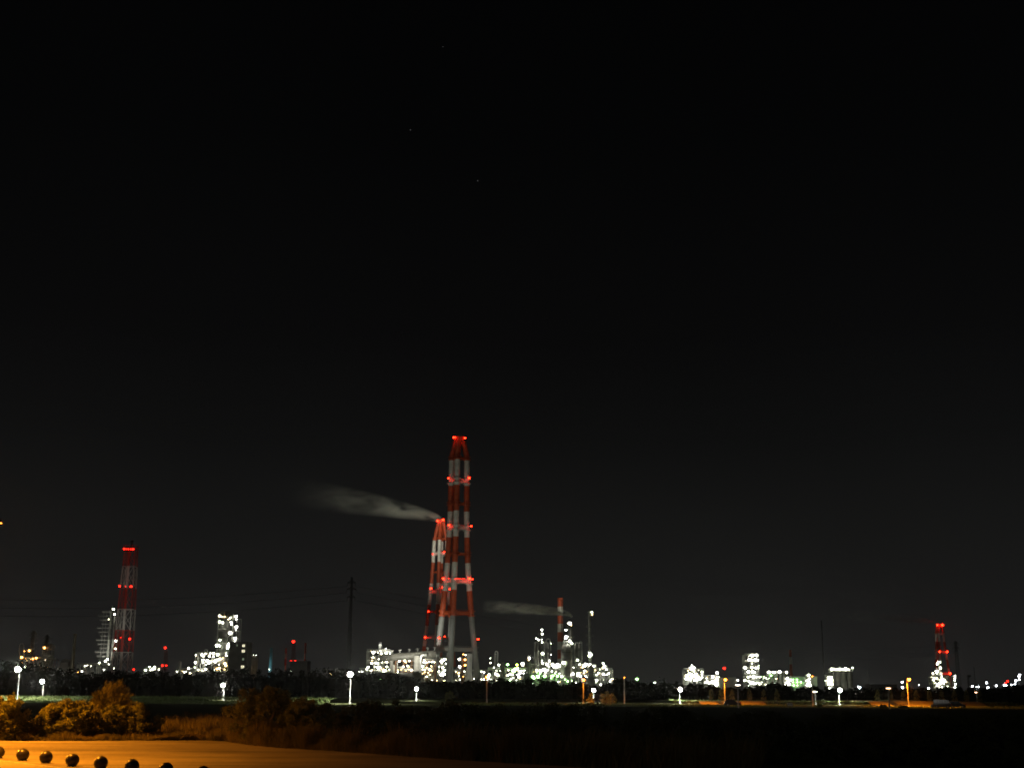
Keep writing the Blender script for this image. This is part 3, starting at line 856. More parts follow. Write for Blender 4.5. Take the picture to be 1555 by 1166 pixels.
lamps([(g4, 296, 346)], [(306.5, 993.5, 1.3), (309.5, 995.5, 1.5), (312, 992, .8), (318, 995.8, .8), (319.5, 991.5, .5), (324.5, 991.5, .9), (324, 996.3, .9), (330.5, 993.5, 1.1), (297, 1005.5, .9), (308.2, 1001.5, .8), (308.2, 1005.4, .9),
      (315, 1003, 1.3), (317.5, 1005, 1.3), (320, 1004, .9), (327, 1003.5, 1.6), (329.5, 1001.5, 1.1), (333.8, 1000, 1.0), (341.5, 1007, 1.3, 'y'), (343, 1010, 1.0, 'y'), (312.2, 1015.5, 1.0), (329.5, 1015, 1.1, 'y'), (333, 1014, 1.1, 'y'),
      (301, 1016.5, .6), (296, 1013, .5), (341, 1016, .5, 'y'), (343.5, 991.5, .5), (343.8, 995, .5), (332.5, 1008.5, .5), (313, 1009, .5), (338, 999, .5, 'y')])

# duct plant left of the tall chimney
k1_ = rack('process_rack', 'lamp filled rack at the open end of the great horizontal duct', 'pipe rack', 556, 592, 988, 960, 16, 4, 51, STEEL, 1.2, drums=4)
k2_ = round_chimney('stubby grey chimney with a dark cap above the duct rack', 576.5, 965, 975, 5.4, 4.8, [(980, 0), (978, 0), (975, 1)], 1000, 'stub_chimney', [GREYP, BLACK], False)
D = 955; t = thing('exhaust_duct', 'great ribbed horizontal duct carried on piers to the tall chimney', 'duct', base(620, 1022, D))
d0, d1 = P(576, 999.5, D), P(662, 992.5, D)
part(t, 'duct_shell', MB().tube([d0, d1], 2.75, 20), mat('duct_cladding', (.15, .145, .12), .55, .3, .2), True)
for k in range(15):
    c = d0.lerp(d1, (k + .5) / 15); dr = (d1 - d0).normalized()
    part(t, 'rib', MB().tube([c - dr * .16, c + dr * .16], 2.95, 20), VDARK)
for k, x in enumerate((595, 607, 621, 634, 649, 660)):
    c = d0.lerp(d1, (x - 576) / 86)
    o = part(t, 'vent', MB().tube([(c.x, c.y, c.z + 2.4), (c.x, c.y, c.z + 4.6)], .45, 8), VDARK)
    part(t, 'vent_cap', MB().lathe(c.x, c.y, [(.4, c.z + 4.3), (1.35, c.z + 4.5), (1.2, c.z + 5.1), (.3, c.z + 5.5)], 10), VDARK, under=o)
t['_d'] = D - 3
for px, w, mt in ((594.5, 4.2, CONC), (598.3, 2.4, WHITEP)):
    p = P(px, 1012, D); z = P(px, 1003 if w > 3 else 1009, D).z
    part(t, 'pier', MB().span(p.x - w / 4, p.x + w / 4, D - 2.4, D + 2.4, 0, z), mt)
p = P(633.5, 1008, D - 4)
elb = thing('duct_riser', 'grey vertical duct leg with a pale bent pipe beside it', 'duct', (p.x, D - 4, 0))
part(elb, 'riser', MB().lathe(p.x, D - 5.2, [(2.5, 0), (2.5, P(633, 996, D - 4).z), (2.0, P(633, 995, D - 4).z)], 18), CONC, True)
part(elb, 'bent_pipe', MB().tube([P(638.7, 1025, D - 8), P(638.7, 1000, D - 8), P(639.5, 996, D - 8), P(642, 994.3, D - 8), P(648, 994, D - 8)], 1.05, 12), SILVER, True)
k3_ = rack('process_rack', 'warm lit pipework standing under the great horizontal duct', 'pipe rack', 600, 660, 1002.5, 965, 14, 3, 53, RUST, 1.5, drums=5, pipes=1.6)
tankD = 860; p = base(632.5, 1030, tankD); z = zat(632, 1021, tankD); r = 6.2 * tankD / F
tk = thing('storage_tank', 'pale round tank with a stair in front of the duct plant', 'tank', p)
part(tk, 'shell', MB().lathe(p.x, p.y, [(r, 0), (r, z - .6), (r * 1.03, z - .5), (r * 1.03, z), (r * .5, z + .9), (.1, z + 1.2)], 24), CONC, True)
m = MB()
for k in range(14):
    a = radians(200 + k * 9); m.box((p.x + (r + .4) * cos(a), p.y + (r + .4) * sin(a), z * (k + 1) / 15), (.8, .8, .15))
part(tk, 'stair', m, STEEL)
tk['_d'] = tankD - r - 1
lamps([(k1_, 556, 592), (k3_, 600, 660)], [(567, 990, 1.2), (579, 992, 1.1), (577.5, 988, .6), (586.5, 991, 1.1), (566.5, 998, 1.0), (575.7, 1000.3, .6), (564.5, 1006.3, 1.2), (573, 1006.5, 1.4), (580, 1004, 1.3), (586.8, 1003.3, 1.4), (559, 1012.5, .9),
      (557, 1015.5, .6), (574, 1012.5, 1.4), (576.5, 1013, 1.2), (587.5, 1012, .9), (583, 1018, 1.1), (585, 1017.3, .8), (586, 984.5, .4), (563.5, 1018, .5), (592, 991.5, .5), (545.5, 1019.5, .35), (550, 1019.3, .4), (571, 1006, .9), (569, 1012, .5),
      (606.5, 1003.3, .7), (614.7, 1002.7, .9), (621.7, 1003, .75), (612.3, 1011.7, .9), (618.7, 1010.5, .65), (624.7, 1016.7, .9), (629, 1012.6, .6), (644.3, 1001.8, .9), (643.5, 1005, .8), (641.3, 1011, 1.2), (652.5, 1016.3, 1.1), (648, 1026.8, .6),
      (604, 1017, .45, 'y'), (609, 1016, .4, 'y'), (616, 1018, .4, 'y'), (648, 1013, .5, 'y'), (655, 1011, .6, 'y'), (657, 1004, .5), (645, 1020, .5, 'y'), (653, 1024, .5, 'y'), (621, 1012, .4, 'y'), (650, 1021, .5, 'y'), (656, 1018, .4, 'y'), (642, 1022, .4, 'y')])
# between the feet of the tall chimney
n1 = rack('process_rack', 'bright rack seen between the grey feet of the tall chimney', 'pipe rack', 661, 682, 998, 1030, 12, 4, 57, STEEL, 1.2, drums=2)
n2 = column('process_column', 'column with orange lamps beside the ribbed sheet building', 'column', 702.5, 992, 4.2, 1022, RUST, 4, 0)
n3 = rack('process_rack', 'low rack at the last grey foot of the tall chimney', 'pipe rack', 686, 742, 1018, 1025, 12, 2, 58, STEEL, .9, drums=2)
lamps([(n1, 661, 683), (n2, 700, 708), (n3, 686, 699), (n3, 709, 742)], [(672.3, 1002, 1.5), (670, 1004, 1.1), (675.5, 1000.5, 1.0), (677, 1007, .6), (666.5, 1019, 1.0), (672.5, 1013, 1.0), (675, 1017.5, .9), (672, 1021, .9), (667, 1012, .6), (672.5, 1024.5, 1.0), (675, 1023, .7),
      (663.5, 1009, .5), (669, 1024, .8), (679, 1012, .5), (697.5, 1000.3, 1.0), (706.3, 1001, 1.0, 'o'), (698, 1011.5, 1.1), (706.3, 1009.3, 1.0, 'o'), (696.5, 1021.5, .8, 'y'), (703.5, 993, .5, 'o'), (703.5, 1027, .5, 'o'), (697, 1026, .5),
      (724.5, 1026, 1.0), (725, 1023.5, .6), (731, 1031, .5), (735, 1031, .5), (720, 1030, .4), (707, 994, .4)])

# columns right of the tall chimney
o1 = rack('process_rack', 'broad low rack with green lamps beside the bent top column', 'pipe rack', 741, 800, 1016, 960, 16, 2, 61, STEEL, 1.2, drums=5)
o2 = rack('process_rack', 'long rack with green lit base below the slim columns', 'pipe rack', 806, 850, 1010, 950, 16, 3, 62, STEEL, 1.2, drums=5)
o3 = rack('process_rack', 'dense rack below the pair of bent top columns', 'pipe rack', 846, 905, 1010, 950, 16, 3, 63, STEEL, 1.2, drums=4)
o4 = rack('process_rack', 'last low rack of arched pipes at the edge of the bright plant', 'pipe rack', 903, 931, 1016, 955, 12, 2, 64, STEEL, 1.0, drums=2)
spec = [(751.5, 992, 3.4, VESSEL, 1, 4, 'dome', 'column with its pipe bent over the top at the end of the rack'),
        (763, 1004, 6, VDARK, 1, 0, 'dome', 'short dark domed column beside the green lamps'),
        (803.5, 1003, 6, VDARK, 1, 0, 'flat', 'short dark flat topped column with one lamp on its rim'),
        (812.5, 975, 3.2, VESSEL, 2, 0, 'flat', 'slim pale column, the shorter of a close pair'),
        (816.5, 968, 2.6, SILVER, 3, 0, 'flat', 'slim pale column, the taller of a close pair'),
        (822, 955, 4.0, VDARK, 5, 0, 'dome', 'dark column strung with four lamps up its side'),
        (829.5, 974, 7.5, SILVER, 2, 6, 'dome', 'silver column with a pipe looping down from its dome'),
        (860, 977, 15.5, SILVER, 2, -4, 'dome', 'fattest pale column standing before the banded chimney'),
        (866.5, 943, 6.5, VDARK, 5, 0, 'flat', 'dark steaming column lit by lamps at its top'),
        (874.5, 978, 4.0, VESSEL, 3, 3.4, 'dome', 'bent top column of a pair, the plain one'),
        (880, 977, 3.6, VESSEL, 3, 3.6, 'dome', 'bent top column of a pair, the outer one'),
        (896, 928, 4.6, VESSEL, 6, 0, 'flat', 'tallest slim column with a lamp on its very top'),
        (918, 1013, 2.6, SILVER, 1, 4, 'dome', 'small pale column with an arched pipe near the rack end'),
        (911, 1022, 3, SILVER, 0, 3.5, 'dome', 'short pipe arch column inside the last rack'),
        (925, 1022, 2.6, SILVER, 0, 4, 'dome', 'outermost small column with an arched pipe')]
cols = []
for i, (px, yt, w, mt, npl, gs, tp, lab) in enumerate(spec):
    cols.append((column('process_column', lab, 'column', px, yt, w, 940 + (i % 3) * 3, mt, npl, gs, top=tp, plat_w=1.3 if w < 4 else 1.6), px - w / 2 - .5, px + w / 2 + .5))
fz_ = base(897.5, 1030, 930); zz_ = zat(897, 1012, 930)
fur = thing('furnace', 'round banded furnace drum at the foot of the tallest slim column', 'furnace', fz_)
part(fur, 'shell', MB().lathe(fz_.x, fz_.y, [(2.6, 0), (2.6, zz_ * .55), (2.9, zz_ * .56), (2.9, zz_ * .62), (2.5, zz_ * .64), (2.5, zz_ - 1), (1.2, zz_), (1.2, zz_ + 1.5)], 18), VESSEL, True)
for q in (.3, .56, .8):
    part(fur, 'platform', MB().lathe(fz_.x, fz_.y, [(2.5, zz_ * q), (4.2, zz_ * q), (4.2, zz_ * q + .25), (2.5, zz_ * q + .25)], 14), DECK)
m = MB()
for px in (908, 913.5):
    pts = [P(px, 1040, 935), P(px, 1034, 935)] + [P(px + 4 - 4 * cos(pi * i / 8), 1034 - 4.5 * sin(pi * i / 8), 935) for i in range(9)] + [P(px + 8, 1040, 935)]
    part(fur, 'arched_pipe', MB().tube(pts, .4, 8), SILVER, True)
lamps(cols[:1] + [(o1, 741, 801)], [(744.5, 999, .5), (745, 1006, .7), (757.5, 1009, .8), (763, 1006, .6), (771, 1008.5, 1.0, 'g'), (785, 1009, 1.1, 'yg'), (793.5, 1007, 1.3), (794, 1010, .8), (786, 1014, .55), (780, 1018, 1.9, 'g'), (782, 1015, 1.0, 'g'), (754, 1023, 1.5),
      (756, 1025, 1.0), (743, 1024, 1.4), (740.5, 1027, 1.0), (774.5, 1023, 1.0), (790, 1021, 1.2), (786, 1024, 1.2), (788, 1027, 1.0), (765, 1016, .6, 'g'), (772, 1017, .5), (787.5, 1017.5, .5), (764, 1021, .6, 'g'), (778, 1024, .6), (795, 1022, .5),
      (771, 1025, .7), (773.5, 1033, .5, 'g'), (779, 1029, .4), (750, 1013, .3)])
lamps([c for c in cols if c[1] < 845 and c[1] > 799] + [(o2, 806, 850)], [(804, 998.5, 1.0), (803, 1001.5, .5, 'y'), (823, 956, 1.0), (823.5, 962, 1.2), (823, 974.5, 1.1), (814.3, 969, .7), (817.5, 971, .5), (824, 991.5, 1.6), (822.5, 970.5, .4), (836, 993.5, 1.1), (835, 1003, 1.2),
      (831, 1008, 1.2), (839, 1008, 1.3), (843, 1010, .8), (846, 1008, .8), (824, 1006.5, 1.0), (815, 1017, 1.3), (821, 1018, 1.3), (826, 1016, 1.5), (828, 1018, 1.0), (809.5, 1027, 1.5, 'g'), (811, 1029, 1.0, 'g'), (817, 1026.5, 1.5, 'g'), (827, 1026, 1.3, 'g'), (803, 1036, .8, 'g'),
      (836.5, 976.5, .4), (838, 1019, .6), (832, 1017, .6), (836, 1025.5, .8, 'g'), (840, 1025.5, .8, 'g'), (846.5, 1026, 1.0, 'g'), (837, 1029, .6, 'g'), (802, 1026, .8, 'g'), (820, 1022, .6, 'g'), (843, 1022, .5), (834, 1012, .7)])
lamps([c for c in cols if 845 < c[1] < 905] + [(o3, 846, 905)], [(865, 946, 1.4), (867.5, 949, .5, 'y'), (859.3, 956, .8), (860, 966.5, 1.5), (859, 969, .7), (864.8, 972.8, 1.5), (868.5, 976.5, 1.1), (868.5, 967.3, .35), (856, 1006, 1.3), (866, 1005, 1.3), (865.5, 1008, .9), (877, 1001.5, 1.2),
      (880.5, 1008.3, .9), (853, 1026.5, 1.4), (867, 1023.5, 1.1), (870.3, 1022.5, 1.0), (878, 1022, 1.6), (877.5, 1025, 1.1), (881.5, 1026.5, .9), (887, 1010.5, 1.3), (889.5, 1008, 1.2), (895.8, 991, 1.3), (895.3, 995.5, 1.3), (898.5, 993.5, .6), (898.8, 929, 1.0), (899.5, 933, .5, 'y'),
      (895.7, 1009, 1.3), (898, 1010.5, 1.0), (902, 1011, .9), (862, 1034, .7, 'g'), (867.5, 1033, .8, 'g'), (858, 1031, .5, 'g'), (888, 1018, .8), (891, 1019.5, .5, 'y'), (887, 1021.5, .5, 'y'), (889, 1026, .5), (871, 1013, .5), (892, 1028, .6), (874.5, 1036, .35)])
lamps([c for c in cols if c[1] > 905] + [(o4, 903, 931)], [(916, 1007, 1.3), (918, 1011, .7), (915.7, 1013.3, .9), (921, 1015.7, .8), (908.7, 1021.3, 1.0), (906, 1024, .7), (916.5, 1023, 1.0), (921.3, 1024, .9), (924.3, 1022, .9), (906.2, 1032.5, .9), (912.8, 1038.8, 1.0), (922.7, 1037, .9), (926.4, 1034, .6),
      (911, 1016, .4), (913, 1030, .4), (919, 1030, .4)])

# sparse lights and small plants to the right
q1 = rack('process_rack', 'compact blazing rack of white lamps beside the dark levee hump', 'pipe rack', 1040, 1069, 1016, 1180, 16, 3, 71, STEEL, 1.2, ref=1030, drums=3)
q2 = rack('process_rack', 'small blazing rack with one high lamp beside the orange street lamp', 'pipe rack', 1070, 1092, 1027, 1180, 14, 2, 72, STEEL, 1.1, ref=1035, drums=2)
q3 = column('process_column', 'stub column at the top of the compact blazing rack', 'column', 1050, 1010, 4, 1185, VESSEL, 2, 0, ref=1030)
q4 = column('process_column', 'short column carrying the high lamp of the small blazing rack', 'column', 1089, 1019, 2.6, 1185, VESSEL, 2, 0, ref=1035)
rg = random.Random(5)
lamps([(q1, 1040, 1069)], [(1048.5, 1014, 1.4), (1054, 1013.5, 1.2), (1051, 1010, .6), (1051, 1016, .9), (1066, 1019.5, 1.1), (1054, 1019, .9), (1042.5, 1025.5, 1.3), (1042.5, 1030, 1.3), (1047, 1022.5, 1.1), (1057, 1023, 1.6), (1055, 1026, 1.4), (1060, 1028, 1.2), (1066, 1023.5, .8), (1066, 1028.5, .9),
      (1055, 1032, 1.2), (1048, 1031, 1.0), (1051, 1024, .9), (1050, 1028, .7), (1059, 1032, .8), (1063, 1031, .7), (1045, 1028, .6)])
lamps([(q2, 1070, 1092)], [(1089, 1021, 1.2), (1082.5, 1027, 1.3), (1088.5, 1031.5, 1.6), (1082.5, 1034, 1.6), (1085, 1036.5, 1.5), (1088, 1039, 1.3), (1074, 1034.5, .9), (1077, 1036.5, .8), (1071.5, 1036, .7), (1080, 1036, .9), (1091.5, 1027.5, .5)])
def pole_lamp(px, py, D, s, kind, label, group=None, ref=1040):
    b = base(px, ref, D); z = zat(px, py, D)
    t = thing('lamp_pole', label, 'lamp pole', b, group)
    part(t, 'pole', MB().tube([(b.x, b.y, 0), (b.x, b.y, z)], [.3, .2], 6), GALV)
    part(t, 'arm', MB().bar((b.x, b.y, z + .3), (b.x, b.y - 1.6, z + .5), .15), GALV)
    lamp(t, px, py, D - 1.8, s, kind)
    return t
pole_lamp(967.3, 1030.5, 1150, 1.0, 'g', 'white pole lamp over the levee between the plant and the field lamp')
pole_lamp(994.5, 1036, 1150, .9, 'w', 'low white pole lamp beside the dark hump on the levee')
pole_lamp(937, 1034, 950, .8, 'w', 'single white pole lamp past the arched pipes')
pole_lamp(1100, 1014, 1500, 1.2, 'r', 'tall red beacon pole above the orange street lamp')
for k, (px, py, s, kd_) in enumerate([(576.7, 1032, .9, 'g'), (613, 1030, .6, 'w'), (502, 1023, .6, 'y'), (441.7, 1018.5, .5, 'w'), (508, 1023.5, .5, 'b')]):
    pole_lamp(px, py, 560, s * 1.25, kd_, ['greenish pole lamp in the trees below the duct rack', 'small white pole lamp below the duct piers', 'small warm pole lamp before the lone pylon', 'small white pole lamp below the red lit mast', 'small cold pole lamp beside the lone pylon'][k])
for px, py, s in [(1361 + 9, 1035.3, .9), (1370.5, 1043.3, 1.0), (1395.5, 1039.5, .4), (1406, 1045.5, .6), (1410, 1044.3, .9), (1476.7, 1041.3, .9), (1482.5, 1042.4, .6), (1485.8, 1042.3, .6), (1498.2, 1036, 1.0), (1500.2, 1043.3, 1.0), (1513, 1040.5, .9), (1525.3, 1039.8, 1.1), (1528, 1039.8, .7),
                  (1536.5, 1039.5, 1.0), (1541.5, 1038.5, 1.0), (1542.5, 1033, 1.1), (1548.5, 1024.3, 1.0), (1547.5, 1026.3, 1.0), (1547.8, 1031.3, 1.0), (1306, 1043, .7), (1303.5, 1042, .6), (1305, 1044.5, .5)]:
    pole_lamp(px, py, 1300, s * .95, 'b', 'cold white harbour lamp pole low on the skyline', 'far harbour lamp poles', 1045)
pole_lamp(1530, 1033.8, 1350, .9, 'r', 'red beacon pole among the cold harbour lamps, the higher one', None, 1045)
pole_lamp(1527, 1037, 1350, .7, 'r', 'red beacon pole among the cold harbour lamps, the lower one', None, 1045)

# five storey bright tower, rack, silos and sheet building
r1 = rack('process_tower', 'five storey plant tower ringed with white lamps on every deck', 'tower', 1133, 1152.5, 994, 1180, 14, 6, 81, STEEL, .5, ref=1030, drums=4)
r2 = rack('process_rack', 'green tinged low rack between the storeyed tower and the short silos', 'pipe rack', 1152, 1180, 1028, 1165, 12, 2, 82, GREENP, 1.1, ref=1035, drums=3)
r3 = rack('process_rack', 'narrow lamp packed stair rack at the corner of the sheet building', 'pipe rack', 1224, 1232, 1026, 1140, 5, 3, 83, STEEL, .6, ref=1035, drums=0)
r4 = rack('process_rack', 'narrow lamp packed stair rack between silos and sheet building', 'pipe rack', 1192, 1202, 1028, 1140, 5, 2, 84, STEEL, .6, ref=1035, drums=0)
r5 = rack('process_rack', 'narrow column of stacked white lamps at the end of the silo row', 'pipe rack', 1256, 1265, 1024, 1140, 6, 4, 85, STEEL, .5, ref=1035, drums=0)
lamps([(r1, 1133, 1153)], [(1142, 994.5, 1.7), (1139.5, 995, .9), (1148.7, 994.3, 1.3), (1137.5, 1001.3, 1.4), (1141, 1001.5, 1.1), (1147, 1001.5, 1.4), (1150.5, 1002, 1.0), (1131.5, 1013.3, 1.2), (1142, 1013, 1.4), (1147.5, 1013.5, .9), (1151, 1013.5, .9), (1136.5, 1019.5, 1.2), (1143, 1019.5, 1.4), (1146, 1020, .9),
      (1136, 1027.5, 1.0), (1139, 1026.5, .6), (1144.5, 1027, 1.4), (1149, 1027.5, .9), (1154, 1027.5, 1.2), (1137.5, 1034, 1.2), (1140, 1036, 1.2), (1144, 1036.5, 1.2), (1150, 1036, 1.0), (1157, 1036, 1.1), (1160, 1036, .9), (1131, 1032.5, 1.1), (1120.5, 1032, .9), (1146.5, 1037, .9), (1153.5, 1037.5, .8), (1142, 1007, .5)])
lamps([(r2, 1153, 1163), (s3, 1164, 1196), (r4, 1190, 1202)], [(1167.5, 1020, 1.3), (1175.3, 1020, 1.2), (1184, 1019.7, 1.3), (1194.5, 1020.3, 1.2), (1171, 1025, .7, 'g'), (1160, 1027, .4, 'g'), (1164, 1040.5, .5, 'g'), (1170, 1040, .5, 'g'), (1196, 1029, 1.0), (1197.5, 1033, 1.2), (1194.5, 1036, .9), (1198, 1038.5, 1.2), (1200.5, 1032, .9),
      (1176, 1037.5, .5), (1179, 1037, .5)])
lamps([(sheet, 1200, 1220), (r3, 1222, 1233)], [(1204.5, 1031.2, .45, 'g'), (1210.3, 1031.2, .45, 'g'), (1204.5, 1035.3, .45, 'g'), (1210.8, 1035.3, .5, 'g'), (1216.3, 1035.3, .6, 'g'), (1205.5, 1040, .6, 'g'), (1211, 1040, .4), (1228, 1024.5, 1.2), (1229, 1030, 1.0), (1226.5, 1033, 1.1), (1229, 1035.5, 1.1), (1227, 1038, 1.1), (1230, 1040, 1.1), (1225.5, 1040.5, .9)])
lamps([(r5, 1256, 1265)], [(1258.5, 1028, 1.1), (1262, 1028, 1.2), (1258, 1031.5, 1.1), (1262.5, 1031.5, 1.2), (1258.5, 1035, 1.1), (1262.5, 1035, 1.2), (1259, 1038.5, 1.1), (1263, 1038.5, 1.1), (1253, 1033, .5), (1252, 1036.5, .5), (1259, 1044, .6), (1262.5, 1044, .6)])
# stepped plant in front of the far right chimney
u1 = rack('process_rack', 'stepped rack covered in white lamps before the far smoking chimney', 'pipe rack', 1418, 1443, 1027, 1350, 14, 3, 91, mat('sallow_steel', (.36, .38, .22), .6, .25, .2), 1.2, ref=1040, drums=3)
u2 = column('process_column', 'narrow lamp studded column rising from the stepped rack', 'column', 1428, 1003, 5.5, 1352, VESSEL, 5, 2.5, ref=1035)
u3 = column('process_column', 'thin lamp studded column beside the stepped rack and dark pylon', 'column', 1450.5, 1024, 1.8, 1340, VESSEL, 4, 0, ref=1040)
lamps([(u1, 1418, 1444), (u3, 1447, 1454), (u2, 1422, 1433)], [(1424.3, 1004.3, .8), (1427.5, 1004.8, .9), (1423.2, 1007.8, .9), (1428, 1013.5, 1.2), (1420.5, 1018.7, .6), (1423.5, 1018.5, .8), (1416.7, 1022, .9), (1422.5, 1021.3, .9), (1429, 1022.3, .6), (1430, 1026, .5), (1417.7, 1031.3, 1.0), (1423, 1030.2, .9), (1428.5, 1032, 1.0),
      (1431.5, 1030.5, 1.1), (1434, 1033, 1.2), (1420.3, 1036.5, .8), (1427.3, 1037, 1.0), (1433, 1037, .9), (1423.3, 1040, .9), (1425.8, 1043, .9), (1438, 1042, 1.0), (1441, 1044, .6), (1430, 1035, .6), (1450.3, 1025.7, .8), (1450, 1029.5, .9), (1449.5, 1032.5, .7), (1451, 1038, .9), (1450.2, 1043, .9)])

# added floodlights, no seen sources, to brighten chimneys, columns and smoke
def floodlight(root, px, py, D, target, power, ang, col=(1, .97, .84)):
    p = P(px, py, D)
    m = MB().lathe(0, 0, [(.2, .9), (.7, .5), (.8, 0)], 10, 1)
    m.lathe(0, 0, [(.72, .02), (.05, .03)], 10, 0)
    o = link('floodlight', m.mesh('floodlight', [E_WHITE, BLACK]), root, p - root.location)  # added fixture that carries the beam
    d = (Vector(target) - p)
    o.rotation_euler = d.to_track_quat('-Z', 'Y').to_euler()
    ld = bpy.data.lights.new('added_beam', 'SPOT')
    ld.energy = power; ld.spot_size = radians(ang); ld.spot_blend = .8; ld.color = col; ld.shadow_soft_size = .6
    l = link('added_beam', ld, o, (0, 0, -.9))
    return o
fl1 = pole_lamp(604, 1020, 850, .6, 'w', 'added floodlight pole aimed at the tall chimney from beside the duct piers')
fl2 = pole_lamp(752, 1022, 850, .6, 'w', 'added floodlight pole aimed at the tall chimney from beside the green lamps')
floodlight(fl1, 604, 1019, 850, (MS.x, MS.y, 100), 115000, 80)
floodlight(fl2, 752, 1021, 850, (MS.x, MS.y, 100), 70000, 80)
floodlight(fl1, 605, 1019.5, 850, (RS.x, RS.y, 140), 900000, 30)  # spot added to lift the rear chimney
floodlight(fl1, 606, 1019.2, 850, (RS.x - 70, RS.y, 222), 9500000, 25)  # beam added to brighten the drifting smoke
floodlight(o2, 822, 1008, 945, (base(838, 1010, 935).x, 937, 62), 700000, 70)  # spot added for the steam off the dark column
fl3 = pole_lamp(173, 1014, 872, .5, 'w', 'added floodlight pole aimed at the flare tower from its foot')
floodlight(fl3, 173, 1013, 872, (FB.x, FB.y, 70), 24000, 90)
floodlight(u1, 1420, 1036, 1345, (ES.x - 60, ES.y, 92), 500000, 34)  # spot added for the thin far smoke
floodlight(c1, 153, 1010, 985, (c1.location.x - 3, 1000, 40), 26000, 90)  # fill added for the stacked side platforms
floodlight(u1, 1424, 1040, 1345, (ES.x, ES.y, 60), 16000, 50)  # fill added for the far right chimney
floodlight(tl, 409, 1016, 1085, (tl.location.x, tl.location.y, 20), 3500, 100, (.7, .95, 1))  # cold fill added for the teal chimney
floodlight(cols[7][0], 845, 1012, 930, (base(851, 1010, 1250).x, 1250, 70), 1500000, 26)  # spot added to brighten the banded chimney

# ================================================================== FIELD LAMPS
def flood_pole(px, ytop, ybase, D, k, label):
    b = base(px, ybase, D); z = zat(px, ytop, D)
    t = thing('floodlight_pole', label, 'lamp post', b, 'white floodlight poles along the field')
    part(t, 'pole', MB().tube([(b.x, b.y, 0), (b.x, b.y, .4), (b.x, b.y, .41), (b.x, b.y, z - .45 * k)], [.2, .2, .08, .05], 8), mat('pole_dark', (.07, .07, .065), .6, .15, .8), True)
    ya = b.y - 1.25
    part(t, 'arm', MB().tube([(b.x, b.y, z - .47 * k), (b.x, b.y - .5, z + .5 * k), (b.x, ya, z + .52 * k)], .05, 6), POLE, True)
    part(t, 'hood', MB().lathe(b.x, ya, [(.30 * k, z + .38 * k), (.2 * k, z + .5 * k), (.05, z + .6 * k)], 12), BLACK)
    part(t, 'lamp', MB().ball((b.x, ya, z), .42 * k, 14, 10), E_FLOOD)
    l_ = bpy.data.lights.new('flood_glow', 'SPOT'); l_.energy = 10000 * k * k; l_.color = (1, 1, .82); l_.shadow_soft_size = .06
    l_.spot_size = radians(166); l_.spot_blend = .5
    link('flood_glow', l_, t, (0, -1.25, z - .42 * k - .1))
    l_ = bpy.data.lights.new('flood_halo', 'POINT'); l_.energy = 4500 * k * k; l_.color = (1, 1, .84); l_.shadow_soft_size = .06
    link('flood_halo', l_, t, (0, -1.25 - .42 * k - .12, z))
    return t
for px, yt, yb, D, k, lab in [
        (26, 1016, 1062, 285, 1.35, 'tall white floodlight pole on the bright green grass bank'), (65, 1034.5, 1052, 345, 1.15, 'shorter white floodlight pole set back behind the bright grass bank'),
        (339.5, 1040, 1053, 340, 1.15, 'low white floodlight pole below the brightest plant tower'), (531.5, 1023.5, 1060, 285, 1.35, 'tall white floodlight pole in line with the lone transmission pylon'),
        (632.5, 1045.5, 1056, 360, 1.1, 'low white floodlight pole below the pale round tank'), (901, 1047.5, 1060, 340, 1.05, 'white floodlight pole between the orange lit bushes'),
        (1032.5, 1046.5, 1062, 330, 1.1, 'white floodlight pole before the compact blazing rack'), (1274.5, 1047.5, 1064, 330, 1.15, 'white floodlight pole before the row of grey silos')]:
    flood_pole(px, yt, yb, D, k, lab)

# sodium street lamps and dim flat headed park lamps
def street_lamp(px, ytop, ybase, D, label, lit=True, arm=1.7, power=1.0, watts=16000):
    b = base(px, ybase, D); z = zat(px, ytop, D)
    t = thing('street_lamp', label, 'street lamp', b)
    part(t, 'pole', MB().tube([(b.x, b.y, 0), (b.x, b.y, .5), (b.x, b.y, z + .1)], [.17, .15, .10], 8), GALV, True)
    part(t, 'arm', MB().tube([(b.x, b.y, z + .1), (b.x, b.y - arm * .5, z + .3), (b.x, b.y - arm, z + .25)], .05, 6), POLE, True)
    part(t, 'hood', MB().lathe(b.x, b.y - arm, [(.34, z + .16), (.26, z + .34), (.05, z + .42)], 10), BLACK)
    part(t, 'lamp', MB().ball((b.x, b.y - arm, z), .26 * power, 10, 6), E_SODIUM)
    l_ = bpy.data.lights.new('sodium_glow', 'SPOT'); l_.energy = watts; l_.color = (1, .27, .012); l_.shadow_soft_size = .1; l_.spot_size = radians(172); l_.spot_blend = .5
    link('sodium_glow', l_, t, (0, -arm, z - .26 * power - .14))
    return t
street_lamp(739, 1027.5, 1062, 300, 'orange sodium street lamp below the last foot of the tall chimney', watts=1500)
street_lamp(886, 1032, 1062, 312, 'orange sodium street lamp with a lit orange patch at its foot')
street_lamp(1100.8, 1031.5, 1064, 306, 'orange sodium street lamp behind the parked dark hatchback', power=1.15, watts=36000)
street_lamp(1379.5, 1031, 1070, 300, 'brightest orange sodium street lamp over the parked cars lane', power=1.35, watts=60000)
